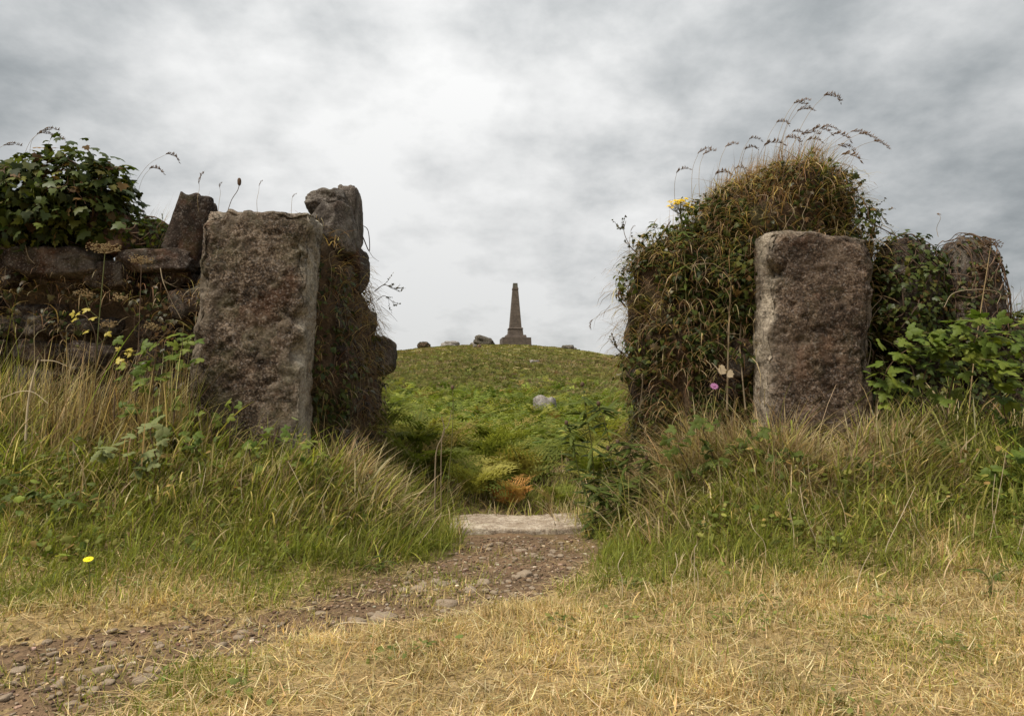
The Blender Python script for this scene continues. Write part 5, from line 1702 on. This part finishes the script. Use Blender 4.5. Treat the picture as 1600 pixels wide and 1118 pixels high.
# ------------------------------------------------------------------ grasses
r = np.random.default_rng(123)
GREEN = [(0.19, 0.205, 0.035), (0.26, 0.27, 0.055), (0.15, 0.165, 0.03)]
STRAWS = [(0.49, 0.37, 0.175), (0.61, 0.48, 0.255), (0.38, 0.27, 0.125), (0.70, 0.59, 0.36)]
PAL = GREEN + STRAWS


def wmix(green):
    g_ = np.clip(green, 0, 1)[:, None]
    return np.hstack([g_ * np.array([[1.0, 0.9, 0.6]]), (1 - g_) * np.array([[1.1, 0.8, 0.9, 0.35]])])


def rpts(n, x0, x1, y0, y1, fan=0.86):
    x, y = r.uniform(x0, x1, n), r.uniform(y0, y1, n)
    k = np.abs(x) < fan * y
    return x[k], y[k]


def green_field(x, y):
    """how green the short grass is: parched in front, fresher towards the walls"""
    g_ = 0.10 + 0.62 * sstep(2.4, 3.6, y) + 1.25 * n2(x, y, 1.3, 3.0, 3) + 0.22 * (x < -0.3)
    g_ = g_ + 0.45 * np.exp(-((path_sd(x, y) - 0.12) / 0.22) ** 2) * sstep(2.6, 3.2, y)
    return g_


GR = Bag()
# short parched turf
x, y = rpts(250000, -3.5, 3.5, 1.45, 4.0)
sd = path_sd(x, y)
dens = sstep(-0.06, 0.10, sd) * (0.28 + 0.72 * sstep(-0.22, 0.22, n2(x, y, 2.8, 5.0, 3)))
dens = np.where(sd < -0.02, 0.30 * sstep(0.02, 0.25, n2(x, y, 2.0, 12.0, 3) + 0.35 * np.exp(-((x + 0.95) / 0.35) ** 2)), dens)
k = r.random(len(x)) < dens
x, y = x[k], y[k]
n = len(x)
h = r.uniform(0.018, 0.065, n) * (1 + 0.6 * sstep(2.8, 3.8, y)) * (1 + 0.7 * n2(x, y, 2.2, 15.0, 2))
V, Fc, m = blades(np.stack([x, y, zg(x, y)], 1), h, r.uniform(0.0018, 0.0046, n), r.uniform(0, 6.28, n), r.uniform(0.1, 1.4, n), r.uniform(-0.2, 0.9, n), 2)
bright = np.exp(0.55 * n2(x, y, 1.9, 61.0, 3))[:, None]
GR.add(V, Fc, np.repeat(pick(PAL, wmix(green_field(x, y)), n, 0.28, r) * bright, m, 0))
# straw litter lying flat
x, y = rpts(30000, -3.2, 3.2, 1.5, 3.7)
k = path_sd(x, y) > r.uniform(-0.15, 0.05, len(x))
x, y = x[k], y[k]
n = len(x)
V, Fc, m = blades(np.stack([x, y, zg(x, y) + r.uniform(0.006, 0.03, n)], 1), r.uniform(0.03, 0.12, n), r.uniform(0.0018, 0.0042, n), r.uniform(0, 6.28, n), r.uniform(1.3, 1.65, n), r.normal(0, 0.3, n), 3)
GR.add(V, Fc, np.repeat(pick(STRAWS, np.array([1, 1.2, 0.8, 0.6]), n, 0.2, r), m, 0))
# grass creeping over the ends of the sill
n = 900
x = np.where(r.random(n) < 0.5, r.normal(-0.44, 0.07, n), r.normal(0.52, 0.06, n)); y = r.uniform(4.35, 5.0, n)
V, Fc, m = blades(np.stack([x, y, zg(x, y)], 1), r.uniform(0.06, 0.2, n), r.uniform(0.003, 0.006, n), r.uniform(0, 6.28, n), r.normal(0.4, .3, n), r.uniform(0.2, 1.2, n), 3)
GR.add(V, Fc, np.repeat(pick(PAL, wmix(np.full(n, 0.6)), n, 0.25, r), m, 0))
tag(GR.obj('short_grass', M_GRASS), 'short parched yellow turf in the foreground', 'grass', kind='stuff')

# low broad-leaved weeds in the turf
n = 1500
cx, cy = r.uniform(-2.8, 2.8, 60), r.uniform(1.8, 3.9, 60)
ci = r.integers(60, size=n)
x, y = cx[ci] + r.normal(0, 0.05, n), cy[ci] + r.normal(0, 0.05, n)
k = path_sd(x, y) > 0.02
x, y = x[k], y[k]; n = len(x)
V, Fc = scatter(OV_V, OV_T, frames(np.array([0, -0.1, 1.0]) + r.normal(0, .3, (n, 3)), r.normal(0, 1, (n, 3))), np.stack([x, y, zg(x, y) + r.uniform(0.01, 0.04, n)], 1), r.uniform(0.012, 0.03, n))
tag(obj('turf_weeds', V, Fc, M_FOL, cols=np.repeat(pick([(0.12, 0.15, 0.035), (0.17, 0.19, 0.05), (0.22, 0.18, 0.07)], np.array([2, 2, 1.0]), n, 0.2, r), len(OV_V), 0)), 'low broad-leaved weeds scattered through the turf', 'weeds', kind='stuff')

# medium tufts
GR = Bag()
x, y = rpts(85000, -4.0, 4.2, 2.5, 4.35)
sd = path_sd(x, y)
clump = n2(x, y, 4.5, 22.0, 2)
side = sstep(0.3, 1.2, np.abs(x))
dens = sstep(0.02, 0.18, sd) * np.clip(sstep(2.5, 3.6, y + 0.45 * clump + 0.25 * (x < -0.4)) * (0.35 + 0.9 * sstep(-0.2, 0.3, clump)), 0, 1) * 0.8
k = r.random(len(x)) < dens
x, y = x[k], y[k]
n = len(x)
h = r.uniform(0.06, 0.17, n) * (0.7 + 0.7 * sstep(2.8, 3.9, y))
V, Fc, m = blades(np.stack([x, y, zg(x, y)], 1), h, r.uniform(0.0028, 0.0065, n), r.normal(0.3, 1.6, n), r.normal(0.4, 0.35, n), r.uniform(0.2, 1.5, n), 3)
GR.add(V, Fc, np.repeat(pick(PAL, wmix(green_field(x, y) + 0.12), n, 0.22, r), m, 0))
tag(GR.obj('tufted_grass', M_GRASS), 'ankle-high tufts of green and yellow grass between turf and walls', 'grass', kind='stuff')

# long grass at the foot of the walls
BROWN = [(0.23, 0.16, 0.08), (0.36, 0.275, 0.145), (0.50, 0.41, 0.245)]
GL = [(0.145, 0.165, 0.028), (0.21, 0.22, 0.04), (0.30, 0.29, 0.075)]


def long_grass(n, x0, x1, y0, y1, h, w, brown, az, label, lean=(0.3, 0.2), bend=(0.3, 1.5), dfun=None, name='long_grass', pal=None, seedfrac=0.0):
    x, y = r.uniform(x0, x1, n), r.uniform(y0, y1, n)
    keep = path_sd(x, y) > 0.06
    if dfun is not None:
        keep &= r.random(n) < dfun(x, y)
    x, y = x[keep], y[keep]
    n = len(x)
    cl = n2(x, y, 3.0, 31.0, 2)
    hh = r.uniform(*h, n) * (0.75 + 0.8 * np.clip(cl + 0.3, 0, 1)) * (0.45 + 0.55 * sstep(3.4, 4.25, y))
    a = az + 0.9 * n2(x, y, 1.6, 40.0, 2) * 3.4 + r.normal(0, 1.15, n)
    w = (w[0] * 1.5, w[1] * 1.9)
    lean = (lean[0] + 0.08, lean[1] + 0.14)
    flat = np.clip(2.2 * n2(x, y, 2.3, 71.0, 2), 0, 1)
    hh = hh * (1 - 0.3 * flat) * np.where(r.random(n) < 0.06, 1.35, 1.0)
    V, Fc, m = blades(np.stack([x, y, zg(x, y)], 1), hh, r.uniform(*w, n) * np.exp(r.normal(0, 0.25, n)), a, r.normal(*lean, n) + 0.8 * flat, r.uniform(*bend, n), 5)
    bf = np.clip(brown + 1.1 * n2(x, y, 1.5, 52.0, 2), 0.03, 0.97)[:, None]
    wts = np.hstack([(1 - bf) * np.array([[1, 1, 0.6]]), bf * np.array([[0.8, 1.1, 0.8]])])
    c = pick(GL + BROWN, wts, n, 0.33, r)
    return tag(obj(name, V, Fc, M_GRASS, cols=np.repeat(c, m, 0)), label, 'grass', kind='stuff')


bank = lambda x, y: sstep(3.3, 4.15, y)
long_grass(6270, -4.0, -1.9, 3.3, 4.72, (0.22, 0.50), (0.0025, 0.0048), 0.55, 0.3, 'tall mixed green and brown grass in front of the left wall', dfun=bank)
long_grass(6930, -1.95, -0.55, 3.3, 4.36, (0.18, 0.40), (0.0025, 0.0048), 0.42, 0.15, 'wind-swept grass below the left gate post', dfun=lambda x, y: bank(x, y) * (1 - 0.75 * sstep(-0.8, -0.5, x)))
long_grass(2970, -1.20, -0.42, 4.3, 6.4, (0.16, 0.36), (0.0025, 0.0045), 0.4, 0.1, 'grass along the foot of the left wall end', dfun=lambda x, y: sstep(0.40, 0.6, -x / 1.0))
long_grass(3432, -4.0, -2.0, 4.15, 4.72, (0.4, 0.78), (0.0018, 0.0032), 0.98, 0.4, 'tall reddish brown seeding grass against the left wall', lean=(0.1, 0.15), bend=(0.1, 0.8), name='tall_brown_grass')
long_grass(6270, 0.6, 1.75, 3.55, 4.65, (0.18, 0.42), (0.0022, 0.0042), 0.55, 2.6, 'yellow and green grass at the foot of the right mound', dfun=lambda x, y: bank(x, y) * (0.25 + 0.75 * sstep(0.65, 1.0, x)))
long_grass(4620, 0.85, 1.62, 4.1, 4.85, (0.3, 0.55), (0.0016, 0.0028), 1.0, 2.9, 'pale straw-coloured grass heaped against the right mound', lean=(0.5, 0.3), bend=(0.6, 1.8), name='straw_grass')
long_grass(3432, 1.5, 2.35, 3.85, 4.38, (0.26, 0.50), (0.0016, 0.0030), 1.05, 0.4, 'brown dry grass slumped against the right gate post', lean=(0.4, 0.3), bend=(0.5, 1.6), name='straw_grass')
long_grass(7260, 1.7, 4.0, 3.4, 4.7, (0.22, 0.48), (0.003, 0.0062), 0.22, 0.9, 'broad-bladed green grass right of the right gate post', dfun=bank)
long_grass(1980, 0.25, 1.0, 4.5, 7.5, (0.12, 0.30), (0.002, 0.004), 0.75, 1.5, 'dry grass beside the trodden gap behind the gateway', bend=(0.4, 1.6))
long_grass(1716, -0.6, 0.6, 4.9, 6.2, (0.10, 0.24), (0.002, 0.004), 0.3, 1.5, 'green grass just behind the sill', bend=(0.2, 1.0))

# broad leaves and herbs mixed into the verges
n = 3200
cx, cy = np.concatenate([r.uniform(-3.4, -0.8, 60), r.uniform(0.75, 3.6, 60)]), r.uniform(3.2, 4.3, 120)
ci = r.integers(120, size=n)
x, y = cx[ci] + r.normal(0, 0.07, n), cy[ci] + r.normal(0, 0.06, n)
k = path_sd(x, y) > 0.05
x, y, ci = x[k], y[k], ci[k]; n = len(x)
hgt = r.uniform(0.03, 0.30, n) * (0.35 + 0.65 * sstep(3.3, 4.1, y)) * (0.4 + 0.6 * r.random(120)[ci])
V, Fc = scatter(OV_V, OV_T, frames(np.array([0, -0.35, 1.0]) + r.normal(0, .45, (n, 3)), r.normal(0, 1, (n, 3))), np.stack([x, y, zg(x, y) + hgt], 1), r.uniform(0.02, 0.055, n) * (0.6 + 0.6 * r.random(120)[ci]))
tag(obj('verge_herbs', V, Fc, M_FOL, cols=np.repeat(pick([(0.10, 0.125, 0.022), (0.15, 0.17, 0.035), (0.20, 0.20, 0.05), (0.24, 0.17, 0.06)], np.array([3, 3, 1.5, 1.0]), n, 0.25, r), len(OV_V), 0)), 'small broad-leaved herbs mixed into the grass verges', 'weeds', kind='stuff')
